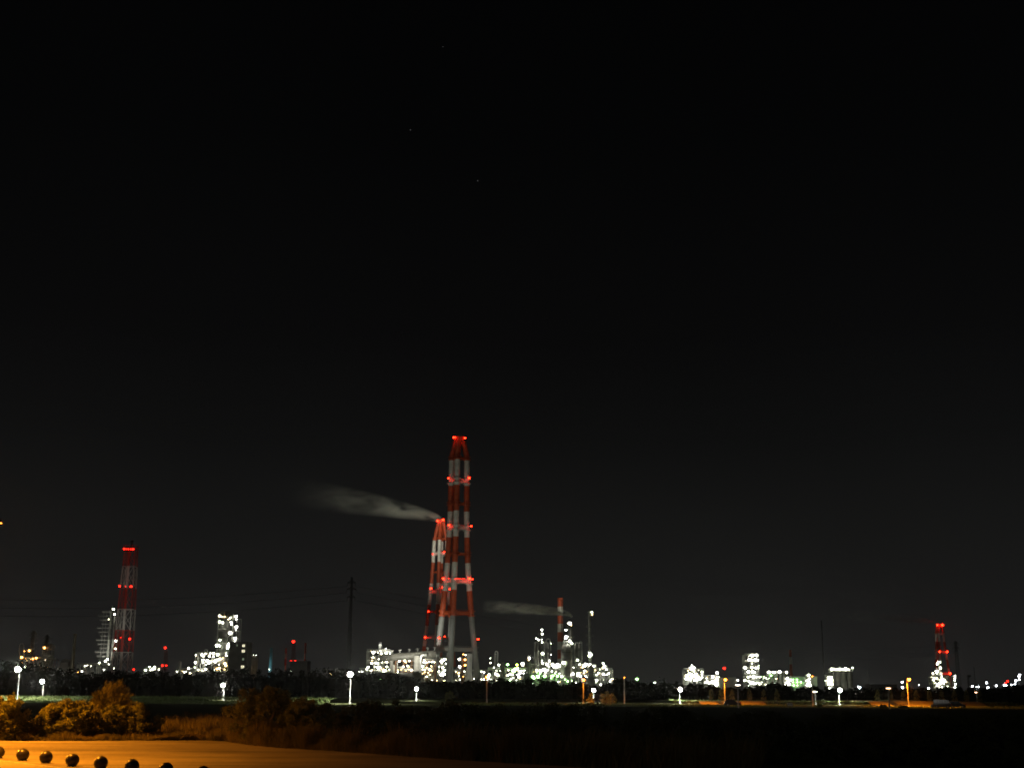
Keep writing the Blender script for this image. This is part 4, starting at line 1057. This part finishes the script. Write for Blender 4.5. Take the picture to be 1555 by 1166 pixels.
def flat_lamp(px, ytop, ybase, D, label, w=1.0, mt=E_FLAT, double=False):
    b = base(px, ybase, D); z = zat(px, ytop, D)
    t = thing('park_lamp', label, 'lamp post', b)
    part(t, 'pole', MB().tube([(b.x, b.y, 0), (b.x, b.y, .3), (b.x, b.y, z - .1)], [.16, .15, .13], 8), POLE, True)
    part(t, 'head', MB().box((b.x, b.y, z + .08), (w, .5, .12)), BLACK)
    for dx in ((-.28 * w, .28 * w) if double else (0,)):
        part(t, 'lamp', MB().box((b.x + dx, b.y - .05, z - .05), (w * (.3 if double else .8), .4, .10)), mt)
    return t
E_FLATW = emis('lamp_flat_white', (1, .86, .66), 22)
flat_lamp(1121.3, 1039.5, 1070, 262, 'pale flat headed park lamp beside the parked dark hatchback', 1.0, E_FLATW)
flat_lamp(1351, 1044.3, 1076, 255, 'dark flat headed park lamp standing in the grass before the lane', .9)
flat_lamp(1484.5, 1050.5, 1070, 330, 'dim flat headed park lamp past the parked cars', .9)
flat_lamp(1238.3, 1049.5, 1068, 330, 'short double headed park lamp beside the utility pole', 1.1, E_FLATW, True)
def util_pole(px, ytop, ybase, D, label):
    b = base(px, ybase, D); z = zat(px, ytop, D)
    t = thing('utility_pole', label, 'pole', b)
    part(t, 'pole', MB().tube([(b.x, b.y, 0), (b.x, b.y, z)], [.17, .12], 8), CONC, True)
    part(t, 'crossarm', MB().box((b.x, b.y - .16, z - .5), (1.2, .1, .1)), DARKSTEEL)
    part(t, 'lamp', MB().ball((b.x + .02, b.y - .42, z - .55), .10, 8, 6), E_SODIUM)
    part(t, 'bracket', MB().lathe(b.x + .02, b.y - .42, [(.2, z - .46), (.05, z - .36)], 8), DARKSTEEL)
util_pole(948.3, 1025, 1064, 320, 'concrete utility pole with an orange lit top beside the orange bushes')
util_pole(1234.5, 1023, 1068, 300, 'concrete utility pole with an orange lit top before the sheet building')

# parked cars, boards and a low barrier
CARP = mat('car_paint_dark', (.03, .03, .035), .25, .15, 2)
CARG = mat('car_paint_grey', (.05, .053, .058), .3, .15, 2)
TYRE = mat('tyre', (.015, .015, .015), .9, .1, 4)
RIM = mat('rim', (.4, .4, .42), .35, .1, 4, .8)
HEADL = mat('headlamp_lens', (.6, .6, .58), .15, .05, 4)
TAILL = mat('tail_lens', (.35, .02, .02), .25, .05, 4)
def car(name, label, loc, rz, l, w, h, prof, wins, paint):
    t = thing(name, label, 'car', loc); t.rotation_euler = (0, 0, rz)
    m = MB(); n = len(prof)
    rows = []
    for sy, ins in ((-1, 0), (1, 0)):
        for x, z in prof:
            tum = max(0, (z - h * .5) / (h * .5)) * .14 * w
            rows.append((x * l, sy * (w / 2 - tum), z))
    fs = [tuple(range(n - 1, -1, -1)), tuple(range(n, 2 * n))] + [(i, (i + 1) % n, n + (i + 1) % n, n + i) for i in range(n)]
    m._add(rows, fs)
    body = link('body', m.mesh('body', paint), t)
    for q in wins:
        for sy in (-1, 1):
            mm_ = MB(); vs = []
            for x, z in q:
                tum = max(0, (z - h * .5) / (h * .5)) * .14 * w
                vs.append((x * l, sy * (w / 2 - tum + .012), z))
            mm_._add(vs, [tuple(range(len(vs)))])
            link('window', mm_.mesh('window', GLASS), t)
    for sx in (-.31, .31):
        for sy in (-1, 1):
            c = (sx * l, sy * (w / 2 - .07))
            wl = link('wheel', MB().tube([(c[0], c[1] - .1, .3), (c[0], c[1] + .1, .3)], .3, 16).mesh('tyre', TYRE), t)
            link('rim', MB().tube([(c[0], c[1] - .11, .3), (c[0], c[1] + .11, .3)], .18, 12).mesh('rim', RIM), wl)
    for sy in (-1, 1):
        link('headlight', MB().box((prof[0][0] * l - .0 + .02, sy * w * .36, .68), (.14, .3, .16)).mesh('headlight', HEADL), t)
        link('tail_light', MB().box((-prof[0][0] * l - .02, sy * w * .40, .8), (.12, .2, .3)).mesh('tail_light', TAILL), t)
    zb = [z for x, z in prof]
    ws = [p for p in prof]
    return t
hatch = [(-.5, .28), (.5, .28), (.5, .62), (.44, .78), (.24, .92), (.10, 1.42), (-.34, 1.46), (-.47, 1.0), (-.5, .7)]
hatch = [(-x, z) for x, z in hatch][::-1]
hw_ = [[(-.20, .95), (-.09, 1.36), (.05, 1.38), (.05, .95)], [(.08, .95), (.08, 1.38), (.31, 1.38), (.40, .98)]]
van = [(-.5, .28), (.5, .28), (.5, .9), (.45, 1.02), (.34, 1.74), (-.47, 1.84), (-.5, 1.0), (-.5, .6)]
van = [(-x, z) for x, z in van][::-1]
vw_ = [[(-.38, 1.05), (-.30, 1.66), (-.12, 1.68), (-.12, 1.05)], [(-.09, 1.05), (-.09, 1.68), (.16, 1.70), (.16, 1.05)], [(.19, 1.05), (.19, 1.70), (.43, 1.70), (.45, 1.05)]]
p = base(1112, 1067, 285); car('parked_car', 'dark hatchback parked below an orange street lamp', p, radians(176), 3.6, 1.55, 1.46, hatch, hw_, CARP)
p = base(1431, 1072, 281); car('parked_van', 'dark boxy van parked on the orange lit lane', p, radians(158), 3.7, 1.6, 1.84, van, vw_, CARG)
p = base(1454, 1072, 284); car('parked_car', 'dark hatchback parked close behind the boxy van', p, radians(160), 3.5, 1.55, 1.46, hatch, hw_, CARP)
def board(label, px, ytop, D, w, h, face, marks):
    b = base(px, 1065, D); z = zat(px, ytop, D)
    t = thing('sign_board', label, 'sign', b)
    for dx in (-w * .4, w * .4): part(t, 'post', MB().tube([(b.x + dx, b.y, 0), (b.x + dx, b.y, z)], .035, 6), POLE)
    part(t, 'panel', MB().box((b.x, b.y - .06, z - h / 2), (w, .05, h)), face)
    for (x, zz, a, c) in marks: part(t, 'mark', MB().box((b.x + x * w, b.y - .088, z - h * zz), (a * w, .004, c * h)), DARKSTEEL)
    return t
BOARDW = mat('board_white', (.75, .74, .68), .5, .1, 3)
board('small white sign board with dark marks standing in the grass', 1199.5, 1066.8, 262, 1.0, .58, BOARDW, [(-.3, .4, .16, .4), (-.05, .62, .1, .25), (.12, .45, .08, .5), (.32, .55, .14, .55)])
board('dark narrow notice board standing beside the parked van', 1415.5, 1069, 282, .5, .75, mat('board_dark', (.07, .08, .09), .5, .1, 3), [])
b = base(1370, 1070, 290)
t = thing('timber_barrier', 'low timber barrier at the foot of the brightest orange lamp', 'barrier', b)
for k in range(4): part(t, 'post', MB().box((b.x - 1.2 + .8 * k, b.y, .4), (.12, .12, .8)), mat('timber', (.26, .19, .11), .8, .3, 3))
for z in (.38, .68): part(t, 'rail', MB().box((b.x, b.y - .085, z), (2.7, .05, .12)), MATS['timber'])

# ================================================================== VEGETATION
def quads(cent, size, seed, aspect=1.0, up=0.0, droop=None):
    rg = np.random.default_rng(seed); n_ = len(cent)
    a = rg.normal(size=(n_, 3)); a /= np.linalg.norm(a, axis=1, keepdims=True)
    if droop is not None:
        a = a * .35 + np.array(droop); a /= np.linalg.norm(a, axis=1, keepdims=True)
    r = rg.normal(size=(n_, 3)); b2 = np.cross(a, r); b2 /= np.linalg.norm(b2, axis=1, keepdims=True)
    s = (size * rg.uniform(.6, 1.35, n_))[:, None]
    u = a * s * aspect; w = b2 * s * .5
    v = np.empty((n_, 4, 3))
    v[:, 0] = cent - u * .5; v[:, 1] = cent + w * .62; v[:, 2] = cent + u * .5; v[:, 3] = cent - w * .62
    return v.reshape(-1, 3)
def quadmesh(name, verts, mats):
    me = bpy.data.meshes.new(name); nv = len(verts); nf = nv // 4
    me.vertices.add(nv); me.vertices.foreach_set('co', np.ascontiguousarray(verts, dtype=np.float32).ravel())
    me.loops.add(nv); me.loops.foreach_set('vertex_index', np.arange(nv, dtype=np.int32))
    me.polygons.add(nf); me.polygons.foreach_set('loop_start', np.arange(0, nv, 4, dtype=np.int32)); me.polygons.foreach_set('loop_total', np.full(nf, 4, np.int32))
    me.materials.append(mats); me.update(calc_edges=True)
    return me
def crown_points(n_, w, d, h, seed, clumps=60, cs=.22, zlow=.08, hollow=.55, taper=0.0):
    """leaf centres in clumps over an uneven ellipsoid standing on z=0"""
    rg = np.random.default_rng(seed)
    th = rg.uniform(0, 2 * pi, clumps); cz = rg.uniform(zlow, 1, clumps)
    rad = np.sqrt(np.clip(1 - (2 * np.clip(cz, .18, 1) - 1) ** 2 * .92, .05, 1)) * rg.uniform(hollow, 1.06, clumps)
    rad *= (1 - taper * cz)
    cc = np.stack([rad * np.cos(th) * w / 2, rad * np.sin(th) * d / 2, cz * h * rg.uniform(.86, 1.06, clumps)], 1)
    R = cs * (w + h) / 2 * rg.uniform(.55, 1.3, clumps)
    k = rg.integers(0, clumps, n_)
    g = rg.normal(size=(n_, 3)); g /= np.linalg.norm(g, axis=1, keepdims=True)
    rr = rg.uniform(.55, 1.0, n_) ** .6
    sprig = rg.uniform(size=n_) < .12
    rr = np.where(sprig, rg.uniform(1.0, 1.6, n_), rr)
    p = cc[k] + g * (R[k] * rr)[:, None] * np.array([1, 1, .8])
    p[:, 2] = np.clip(p[:, 2], .02, None)
    return p, cc
LEAF = leafmat('leaf_broad', (.06, .07, .02), (.17, .17, .05), 1.6)
LEAFD = leafmat('leaf_dark', (.030, .038, .014), (.06, .07, .025), 1.2)
LEAFW = leafmat('leaf_willow', (.07, .070, .022), (.14, .13, .045), 1.0)
LEAFT = leafmat('leaf_treeline', (.010, .012, .006), (.026, .030, .014), .25)
GRASST = leafmat('tall_grass', (.07, .065, .025), (.15, .125, .05), .6)
BARK = mat('bark', (.09, .07, .05), .9, .3, 2, 0, None, .5, 8)
def shrub(name, label, cat, p, w, d, h, n_, leaf, mt, seed, clumps=70, cs=.11, stems=6, group=None, taper=0.0, zlow=.04):
    t = thing(name, label, cat, p, group)
    pts_, cc = crown_points(n_, w, d, h, seed, clumps, cs, zlow, .55, taper)
    link('foliage' if cat != 'tree' else 'crown', quadmesh('foliage', quads(pts_, leaf, seed + 1), mt), t)
    m = MB(); rg = random.Random(seed)
    for k in range(stems):
        c = cc[rg.randrange(len(cc))]
        m.tube([(rg.uniform(-.2, .2), rg.uniform(-.2, .2), 0), (c[0] * .35, c[1] * .35, c[2] * .55), (c[0] * .85, c[1] * .85, c[2] * .9)], [.06 * h / 2.5, .04 * h / 2.5, .015], 6)
    link('stem' if cat != 'tree' else 'trunk', m.mesh('stem', BARK), t)
    return t
def px2m(d_, px): return px * d_ / F
def bush_at(px0, px1, ytop, ybase, label, n_, leaf, mt, seed, D=None, name='shrub', cat='shrub', **k):
    if D is None: D = G((px0 + px1) / 2, ybase).y + 1.2
    b_ = base((px0 + px1) / 2, ybase, D)
    w = px2m(D, px1 - px0); h = zat((px0 + px1) / 2, ytop, D)
    dd = k.pop('dd', min(w, 3.4))
    b_.y += dd * .5 - 1.0
    return shrub(name, label, cat, b_, w * .94, dd, h, n_, leaf, mt, seed, **k)
bush_at(-34, 32, 1060, 1125, 'broad leaved shrub brightest lit by the orange lamp at the lot edge', 15000, .15, LEAF, 201, clumps=110, cs=.10)
bush_at(46, 142, 1066, 1124, 'wide rounded broad leaved shrub lit orange on its lamp side', 24000, .15, LEAF, 202, clumps=170, cs=.075)
bush_at(128, 236, 1071, 1123, 'wide dark shrub touching the orange lit rounded one', 20000, .15, LEAF, 203, clumps=150, cs=.08)
bush_at(30, 56, 1097, 1123, 'low tangle of lit weeds between two shrubs at the lot edge', 4500, .12, GRASST, 204, clumps=40, cs=.16, name='weed_clump', cat='weeds', dd=2)
# wind-blown tree behind the shrubs
D = 98; b_ = base(160, 1080, D)
t = thing('willow_tree', 'wind swept narrow leaved tree glowing orange behind the dark shrub', 'tree', b_)
w, h = px2m(D, 84), zat(160, 1020, D)
wr = np.random.default_rng(212); LV = []; m = MB().tube([(0, 0, 0), (.05, 0, h * .22), (.12, 0, h * .42)], [.15, .12, .08], 8)
for k in range(170):
    az, el = wr.uniform(0, 2 * pi), wr.uniform(.15, 1.45)
    L_ = w * .5 * wr.uniform(.55, 1.08)
    st = np.array([.1, 0, h * wr.uniform(.24, .46)])
    dv = np.array([cos(az) * cos(el), sin(az) * cos(el) * .8, sin(el) * .95])
    us = np.linspace(.15, 1, 9)
    path = st + np.outer(us * L_, dv) + np.outer(us ** 2 * L_, [.22, 0, -.12])
    if k % 5 == 0: m.tube([tuple(q) for q in path[::2]], [.045, .035, .025, .015, .008], 5)
    n2 = 62; uu = wr.uniform(.25, 1.05, n2)
    c = st + np.outer(uu * L_, dv) + np.outer(uu ** 2 * L_, [.22, 0, -.12]) + wr.normal(0, .13, (n2, 3))
    LV.append(quads(c, .105, 5000 + k, 3.0, 0, (dv[0] + .35, dv[1], dv[2] * .8 + .1)))
link('crown', quadmesh('crown', np.concatenate(LV), LEAFW), t)
link('trunk', m.mesh('trunk', BARK), t)
# thicket along the right edge of the lot
for i, (x0, x1, yt, yb, n_, lab) in enumerate([
        (336, 452, 1044, 1131, 30000, 'tall rounded thicket shrub at the corner of the lot'),
        (418, 520, 1062, 1136, 17000, 'leafy thicket shrub second from the lot corner'),
        (500, 640, 1068, 1142, 17000, 'dim spreading thicket shrub third from the lot corner'),
        (610, 790, 1072, 1150, 16000, 'dark thicket shrub fourth from the lot corner'),
        (760, 960, 1074, 1156, 15000, 'dark thicket shrub fifth from the lot corner'),
        (930, 1110, 1082, 1160, 13000, 'dark thicket shrub sixth from the lot corner'),
        (1080, 1250, 1084, 1162, 13000, 'dark thicket shrub seventh from the lot corner'),
        (1220, 1390, 1090, 1164, 13000, 'dark thicket shrub eighth from the lot corner'),
        (1360, 1500, 1092, 1166, 12000, 'dark thicket shrub ninth from the lot corner'),
        (1470, 1620, 1086, 1168, 12000, 'dark thicket shrub tenth from the lot corner')]):
    bush_at(x0, x1, yt, yb, lab, n_, .13, LEAF if i < 2 else LEAFD, 230 + i, clumps=120, cs=.085, dd=4.0)
# tall grass: verge along the lot edge, in front of and between the shrubs
def blades(pos, hmin, hmax, wd, seed, lean=.35):
    rg = np.random.default_rng(seed); n_ = len(pos)
    hh = rg.uniform(hmin, hmax, n_)
    hh *= np.clip(.78 + .34 * np.sin(pos[:, 0] * 1.9 + np.sin(pos[:, 1] * 2.3) * 1.5) + .22 * np.sin(pos[:, 0] * .63 + pos[:, 1] * .9), .25, 1.35)
    a = rg.uniform(0, 2 * pi, n_); wv = wd * rg.uniform(.6, 1.4, n_)
    dx, dy = np.cos(a) * wv / 2, np.sin(a) * wv / 2
    lx = rg.normal(.12, lean, n_) * hh; ly = rg.normal(0, lean, n_) * hh
    v = np.zeros((n_, 4, 3)); zero = np.zeros(n_)
    v[:, 0] = pos + np.stack([-dx, -dy, zero - .02], 1); v[:, 1] = pos + np.stack([dx, dy, zero - .02], 1)
    v[:, 2] = pos + np.stack([lx + dx * .25, ly + dy * .25, hh], 1); v[:, 3] = pos + np.stack([lx - dx * .25, ly - dy * .25, hh], 1)
    return v.reshape(-1, 3)
fe = np.array([[p.x, p.y] for p in far])
def along(n_, i0, i1, back0, back1, seed):
    rg = np.random.default_rng(seed)
    u = rg.uniform(i0, i1, n_); i = np.floor(u).astype(int); f = (u - i)[:, None]
    i = np.clip(i, 0, len(fe) - 2)
    q = fe[i] * (1 - f) + fe[i + 1] * f
    bk = rg.uniform(0, 1, n_) ** 1.5 * (back1 - back0) + back0
    rd = q / np.linalg.norm(q, axis=1, keepdims=True)
    q = q + rd * bk[:, None]
    return np.stack([q[:, 0], q[:, 1], np.zeros(n_)], 1)
N = len(fe) - 1
V = [blades(along(20000, 0, N * .47, -.5, 1.2, 301), .08, .5, .04, 302),
     blades(along(26000, N * .45, N * .80, -.1, 1.6, 303), .25, .95, .035, 304, .28),
     blades(along(16000, N * .46, N * .62, .3, 3.0, 305), .4, 1.5, .04, 306, .28),
     blades(along(18000, N * .60, N, .3, 6, 307), .4, 1.6, .05, 308, .3),
     blades(along(16000, 6, N * .45, 1.5, 9, 309), .3, .8, .05, 310, .3),
     blades(along(9000, N * .30, N * .47, 5, 24, 311), .3, 1.2, .06, 312, .35)]
tag(link('tall_grass', quadmesh('tall_grass', np.concatenate(V), GRASST)), 'tall dry grass growing along the edge of the paved lot', 'grass', None, 'stuff')
# grass on the lit bank and the verges of the lane
rg = np.random.default_rng(41)
def scat(n_, x0, x1, y0, y1, z, sd):
    r_ = np.random.default_rng(sd)
    return np.stack([r_.uniform(x0, x1, n_), r_.uniform(y0, y1, n_), np.full(n_, z)], 1)
a_ = scat(30000, -150, -40, 262, 300, 0, 42)
a_[:, 2] = np.clip((a_[:, 1] - 284) / 7, 0, 1) * .9
bb_ = scat(16000, 40, 125, 268, 330, 0, 43); bb_[:, 2] = np.clip((bb_[:, 1] - 311) / 8, 0, 1) * .85
cc_ = scat(9000, -10, 60, 268, 300, 0, 44)
tag(link('field_grass', quadmesh('field_grass', np.concatenate([blades(a_, .15, .5, .16, 45), blades(bb_, .1, .35, .14, 46), blades(cc_, .15, .45, .16, 47)]), leafmat('field_blades', (.07, .10, .035), (.13, .16, .065), .3))),
    'rough field grass at the feet of the lamp poles', 'grass', None, 'stuff')

# small clipped trees in a row behind the lane
protos = []
def cone_tree(px, ytop, ybase, D, wpx, seed, group, label):
    b_ = base(px, ybase, D); w = px2m(D, wpx); h = zat(px, ytop, D) - .9
    t = thing('clipped_tree', label, 'tree', b_ + Vector((0, 0, 0)), group)
    if len(protos) < 3:
        p_, cc = crown_points(1800, 1.0, 1.0, 1.0, 400 + len(protos), 40, .10, .02, .5, .55)
        protos.append(quadmesh('crown', quads(p_, .09, 410 + len(protos)), LEAFW))
    o = link('crown', protos[seed % len(protos)] if len(protos) == 3 else protos[-1], t, (0, 0, 1.25))
    o.scale = (w, w, h - .35); o.rotation_euler = (0, 0, seed)
    link('trunk', MB().tube([(0, 0, 0), (0, 0, 1.6)], [.12, .08], 6).mesh('trunk', BARK), t)
lab = 'small clipped cone tree in the row behind the orange lit lane'
for i, px in enumerate([1080, 1095, 1112, 1139, 1160, 1180]):
    cone_tree(px, 1046.5, 1062, 321, 9.5, i, 'clipped trees behind the lane', lab)
for i, px in enumerate([1333, 1353, 1373, 1392, 1411.5, 1430.5, 1450, 1469, 1488]):
    cone_tree(px, 1047.5, 1064, 322, 10, i + 2, 'clipped trees behind the lane', lab)
# orange lit bushes by the street lamps
for i, (px, yt, w_, D, lab) in enumerate([(897, 1052, 10, 318, 'small round bush right beside an orange lamp and a floodlight pole'), (920, 1050.5, 16, 322, 'loose orange lit bush before the levee, the middle of three'),
                                          (930, 1054, 12, 316, 'dense orange lit bush before the levee beside a utility pole'), (683, 1050, 14, 330, 'faint orange bush standing alone on the dark levee foot'),
                                          (1340, 1072, 12, 262, 'green shrub at the foot of the dark flat headed lamp'), (1372, 1076, 12, 255, 'green shrub standing in the grass before the timber barrier'),
                                          (1245, 1071, 6, 268, 'tiny bright green shrub beside the utility pole')]):
    b_ = base(px, 1063, D); h = max(.7, zat(px, yt, D))
    shrub('bush', lab, 'bush', b_, px2m(D, w_), px2m(D, w_), h, 2600, .26, LEAF, 430 + i, clumps=40, cs=.13, stems=4)

# dark wood along the skyline: crowns joined into one mass
sky = [(-200, 1002), (0, 1003), (25, 1003), (60, 1009), (85, 1014), (120, 1019), (135, 1016), (150, 1018), (200, 1019), (230, 1021), (262, 1022), (300, 1020), (330, 1017), (400, 1018), (440, 1019), (470, 1018), (520, 1019), (560, 1021), (570, 1024), (600, 1026), (640, 1033),
       (700, 1033), (745, 1033), (757, 1029), (766, 1026), (775, 1033), (790, 1038), (798, 1033), (810, 1032), (830, 1033), (845, 1034), (860, 1036), (870, 1034), (885, 1035), (905, 1040), (925, 1037), (932, 1030), (942, 1029), (950, 1035), (1000, 1037), (1010, 1033), (1020, 1037), (1040, 1036), (1060, 1037), (1075, 1040),
       (1100, 1042), (1150, 1042), (1175, 1038), (1190, 1039), (1200, 1042), (1300, 1045), (1330, 1043), (1400, 1046), (1440, 1043), (1480, 1046), (1530, 1044), (1548, 1038), (1700, 1036)]
sx, sy_ = np.array([a for a, _ in sky]), np.array([b for _, b in sky])
rg = np.random.default_rng(77)
VV = []; trunks = MB()
core = MB()
px = -190.0; i = 0
while px < 1690:
    for row in range(2):
        D = 455 + row * 34 + rg.uniform(-9, 9)
        x_ = px + rg.uniform(-6, 6)
        yt = np.interp(x_, sx, sy_) + rg.uniform(-.5, 2.8) + (1.2 if row == 0 else 0)
        b_ = base(x_, 1040, D); h = max(2.2, zat(x_, yt, D))
        w = rg.uniform(4.5, 8.0) * min(1.0, h / 6 + .3)
        p_, cc = crown_points(520, w, w * .8, h, 5000 + i, 14, .17, .04, .4)
        p_ += np.array(b_)
        VV.append(quads(p_, .85, 9000 + i))
        trunks.tube([(b_.x, b_.y, 0), (b_.x, b_.y, h * .6)], [.18, .08], 5)
        core.lathe(b_.x, b_.y + 1, [(w * .42, -.1), (w * .46, h * .35), (w * .34, h * .68), (w * .1, h * .82)], 8)
        i += 1
    px += rg.uniform(11, 17)
tl_ = tag(link('treeline', quadmesh('treeline', np.concatenate(VV), LEAFT)), 'dark wood of close grown trees along the whole skyline', 'trees', None, 'stuff')
o = link('trunks', trunks.mesh('trunks', BARK), tl_); o['kind'] = 'stuff'
o = link('inner_foliage', core.mesh('inner_foliage', LEAFT), tl_); o['kind'] = 'stuff'

# ================================================================== NEAR LOT: bollards and the sodium lamp
STONE = mat('polished_stone', (.034, .030, .027), .30, .3, 7, 0, (.016, .014, .013), .12, 40, spec=.3)
rg = random.Random(3)
first = None
for k, (px, yb, yt) in enumerate([(-3, 1151, 1133), (34, 1154.8, 1136.4), (69.5, 1158.8, 1139.8), (109.5, 1163.6, 1143.2), (152.8, 1168.3, 1147), (200, 1173.5, 1151), (251.5, 1179.5, 1156.5), (308, 1186, 1161)]):
    p = G(px, yb); r = .298
    if first is None:
        me = MB().ball((0, 0, r * .9), r, 32, 20, 0, .97, -.9).mesh('sphere', STONE, (0, 0, 0), True)
        mc = MB().lathe(0, 0, [(.22, 0), (.22, .03), (.17, .035)], 20).mesh('base_ring', CONCD)
    t = thing('stone_bollard', 'polished dark stone ball bollard in the row along the lot kerb', 'bollard', (p.x * (p.y + .2) / p.y - .01, p.y + .2, .004), 'ball bollards along the kerb')
    first = first or t
    o = link('ball', me, t); o.rotation_euler = (0, 0, rg.uniform(0, 6))
    link('base_ring', mc, t)

def lot_lamp(x, y, z, label, watts, cone, blend):
    t = thing('lot_lamp', label, 'street lamp', (x - 1.7, y, 0), 'sodium lamp posts of the lot')
    part(t, 'pole', MB().tube([(x - 1.7, y, 0), (x - 1.7, y, 1), (x - 1.7, y, z - .6), (x - 1.4, y, z + .15), (x - .4, y, z + .3)], [.13, .12, .07, .06, .05], 10), POLE, True)
    part(t, 'hood', MB().lathe(x, y, [(.36, z + .05), (.33, z + .22), (.1, z + .36)], 14), BLACK)
    part(t, 'lamp', MB().ball((x, y, z), .22, 14, 8), emis('lamp_lot_sodium', (1, .30, .02), 600))
    ld = bpy.data.lights.new('sodium_light', 'SPOT'); ld.energy = watts; ld.color = (1, .31, .012); ld.shadow_soft_size = .2
    ld.spot_size = radians(cone); ld.spot_blend = blend
    link('sodium_light', ld, t, (1.7, 0, z - .55))
lp = P(-9, 795, 61.0)
lot_lamp(lp.x, 61.0, lp.z, 'tall sodium lamp post glowing orange over the bollards', 31000, 131, .9)
lot_lamp(-43.5, 80.5, 11.5, 'tall sodium lamp post beside the brightest lit shrub', 130000, 161, .5)

# ================================================================== SMOKE
def plume(label, tip, length, dirx, rise, r0, r1, dens, seed, col=(.93, .95, .80), bend=0.5, fade=1.0):
    """closed hull along local x; density fades outwards and along the plume"""
    t_ = 24; m = MB()
    pts_, rs = [], []
    for i in range(t_ + 1):
        u = i / t_
        pts_.append((u * length, 0, rise * u ** bend)); rs.append((r0 + (r1 - r0) * u ** .58) * 1.02)
    m.tube(pts_, rs, 18)
    mt = bpy.data.materials.new('smoke_' + str(seed)); mt.use_nodes = True
    n = mt.node_tree; n.nodes.clear()
    o = n.nodes.new('ShaderNodeOutputMaterial'); v = n.nodes.new('ShaderNodeVolumePrincipled')
    v.inputs['Color'].default_value = (*col, 1); v.inputs['Anisotropy'].default_value = 0.0
    def M(op, a, b=None):
        q = n.nodes.new('ShaderNodeMath'); q.operation = op
        for k, z in enumerate((a, b)):
            if z is None: continue
            if isinstance(z, (int, float)): q.inputs[k].default_value = z
            else: n.links.new(z, q.inputs[k])
        return q.outputs[0]
    tc_ = n.nodes.new('ShaderNodeTexCoord'); sp = n.nodes.new('ShaderNodeSeparateXYZ'); n.links.new(tc_.outputs['Object'], sp.inputs[0])
    u = M('MAXIMUM', M('DIVIDE', sp.outputs['X'], length), 0.0001)
    R = M('ADD', r0, M('MULTIPLY', M('POWER', u, .58), r1 - r0))
    dz = M('SUBTRACT', sp.outputs['Z'], M('MULTIPLY', M('POWER', u, bend), rise))
    rad = M('DIVIDE', M('SQRT', M('ADD', M('MULTIPLY', sp.outputs['Y'], sp.outputs['Y']), M('MULTIPLY', dz, dz))), R)
    fall = M('POWER', M('MAXIMUM', M('SUBTRACT', 1.0, rad), 0.0), .9)
    mp = n.nodes.new('ShaderNodeMapping'); mp.inputs['Scale'].default_value = (.35, 1, 1); mp.inputs['Location'].default_value = (seed, seed * .7, 0)
    n.links.new(tc_.outputs['Object'], mp.inputs[0])
    nz_ = n.nodes.new('ShaderNodeTexNoise'); nz_.inputs['Scale'].default_value = 2.0 / r1; nz_.inputs['Detail'].default_value = 4; nz_.inputs['Distortion'].default_value = .6
    n.links.new(mp.outputs[0], nz_.inputs['Vector'])
    nn = M('MAXIMUM', M('MULTIPLY', M('SUBTRACT', nz_.outputs['Fac'], .37), 4.6), 0.0)
    along_ = M('POWER', M('MAXIMUM', M('SUBTRACT', 1.0, u), 0.0), fade)
    d_ = M('MULTIPLY', M('MULTIPLY', M('MULTIPLY', fall, along_), nn), M('DIVIDE', dens * r0, R))
    n.links.new(d_, v.inputs['Density']); n.links.new(v.outputs[0], o.inputs['Volume'])
    try: mt.cycles.volume_step_rate = .35
    except Exception: pass
    ob = link('smoke_plume', m.mesh('smoke_plume', mt), None, tip)
    ob.rotation_euler = (0, 0, 0 if dirx > 0 else pi)
    tag(ob, label, 'smoke', None, 'stuff')
    return ob
plume('pale smoke drifting from the chimney behind the tallest one', P(671, 790, 1440) + Vector((0, 0, .5)), 230, -1, 38, 2.5, 24, 1.3, 1, bend=.75, fade=4.0)
plume('steam trailing from the dark column across the banded chimney', P(868, 937, 935), 66, -1, 7.5, 1.4, 6.0, 2.6, 2, bend=.35, fade=1.1)
plume('thin smoke drifting from the faint chimney behind the stepped plant', P(1427, 947, 1560), 150, -1, 10, 1.5, 11, .30, 3, bend=.4, fade=1.4)

# ================================================================== HAZE
mb = MB().span(-2950, 2950, -160, 3450, -1, 262)
hz = bpy.data.materials.new('haze'); hz.use_nodes = True
n = hz.node_tree; n.nodes.clear()
o = n.nodes.new('ShaderNodeOutputMaterial'); v = n.nodes.new('ShaderNodeVolumePrincipled')
v.inputs['Color'].default_value = (.9, .9, .9, 1); v.inputs['Density'].default_value = 0.00004; v.inputs['Anisotropy'].default_value = .9
n.links.new(v.outputs[0], o.inputs['Volume'])
hz.cycles.homogeneous_volume = True
tag(link('haze', mb.mesh('haze', hz)), kind='stuff')
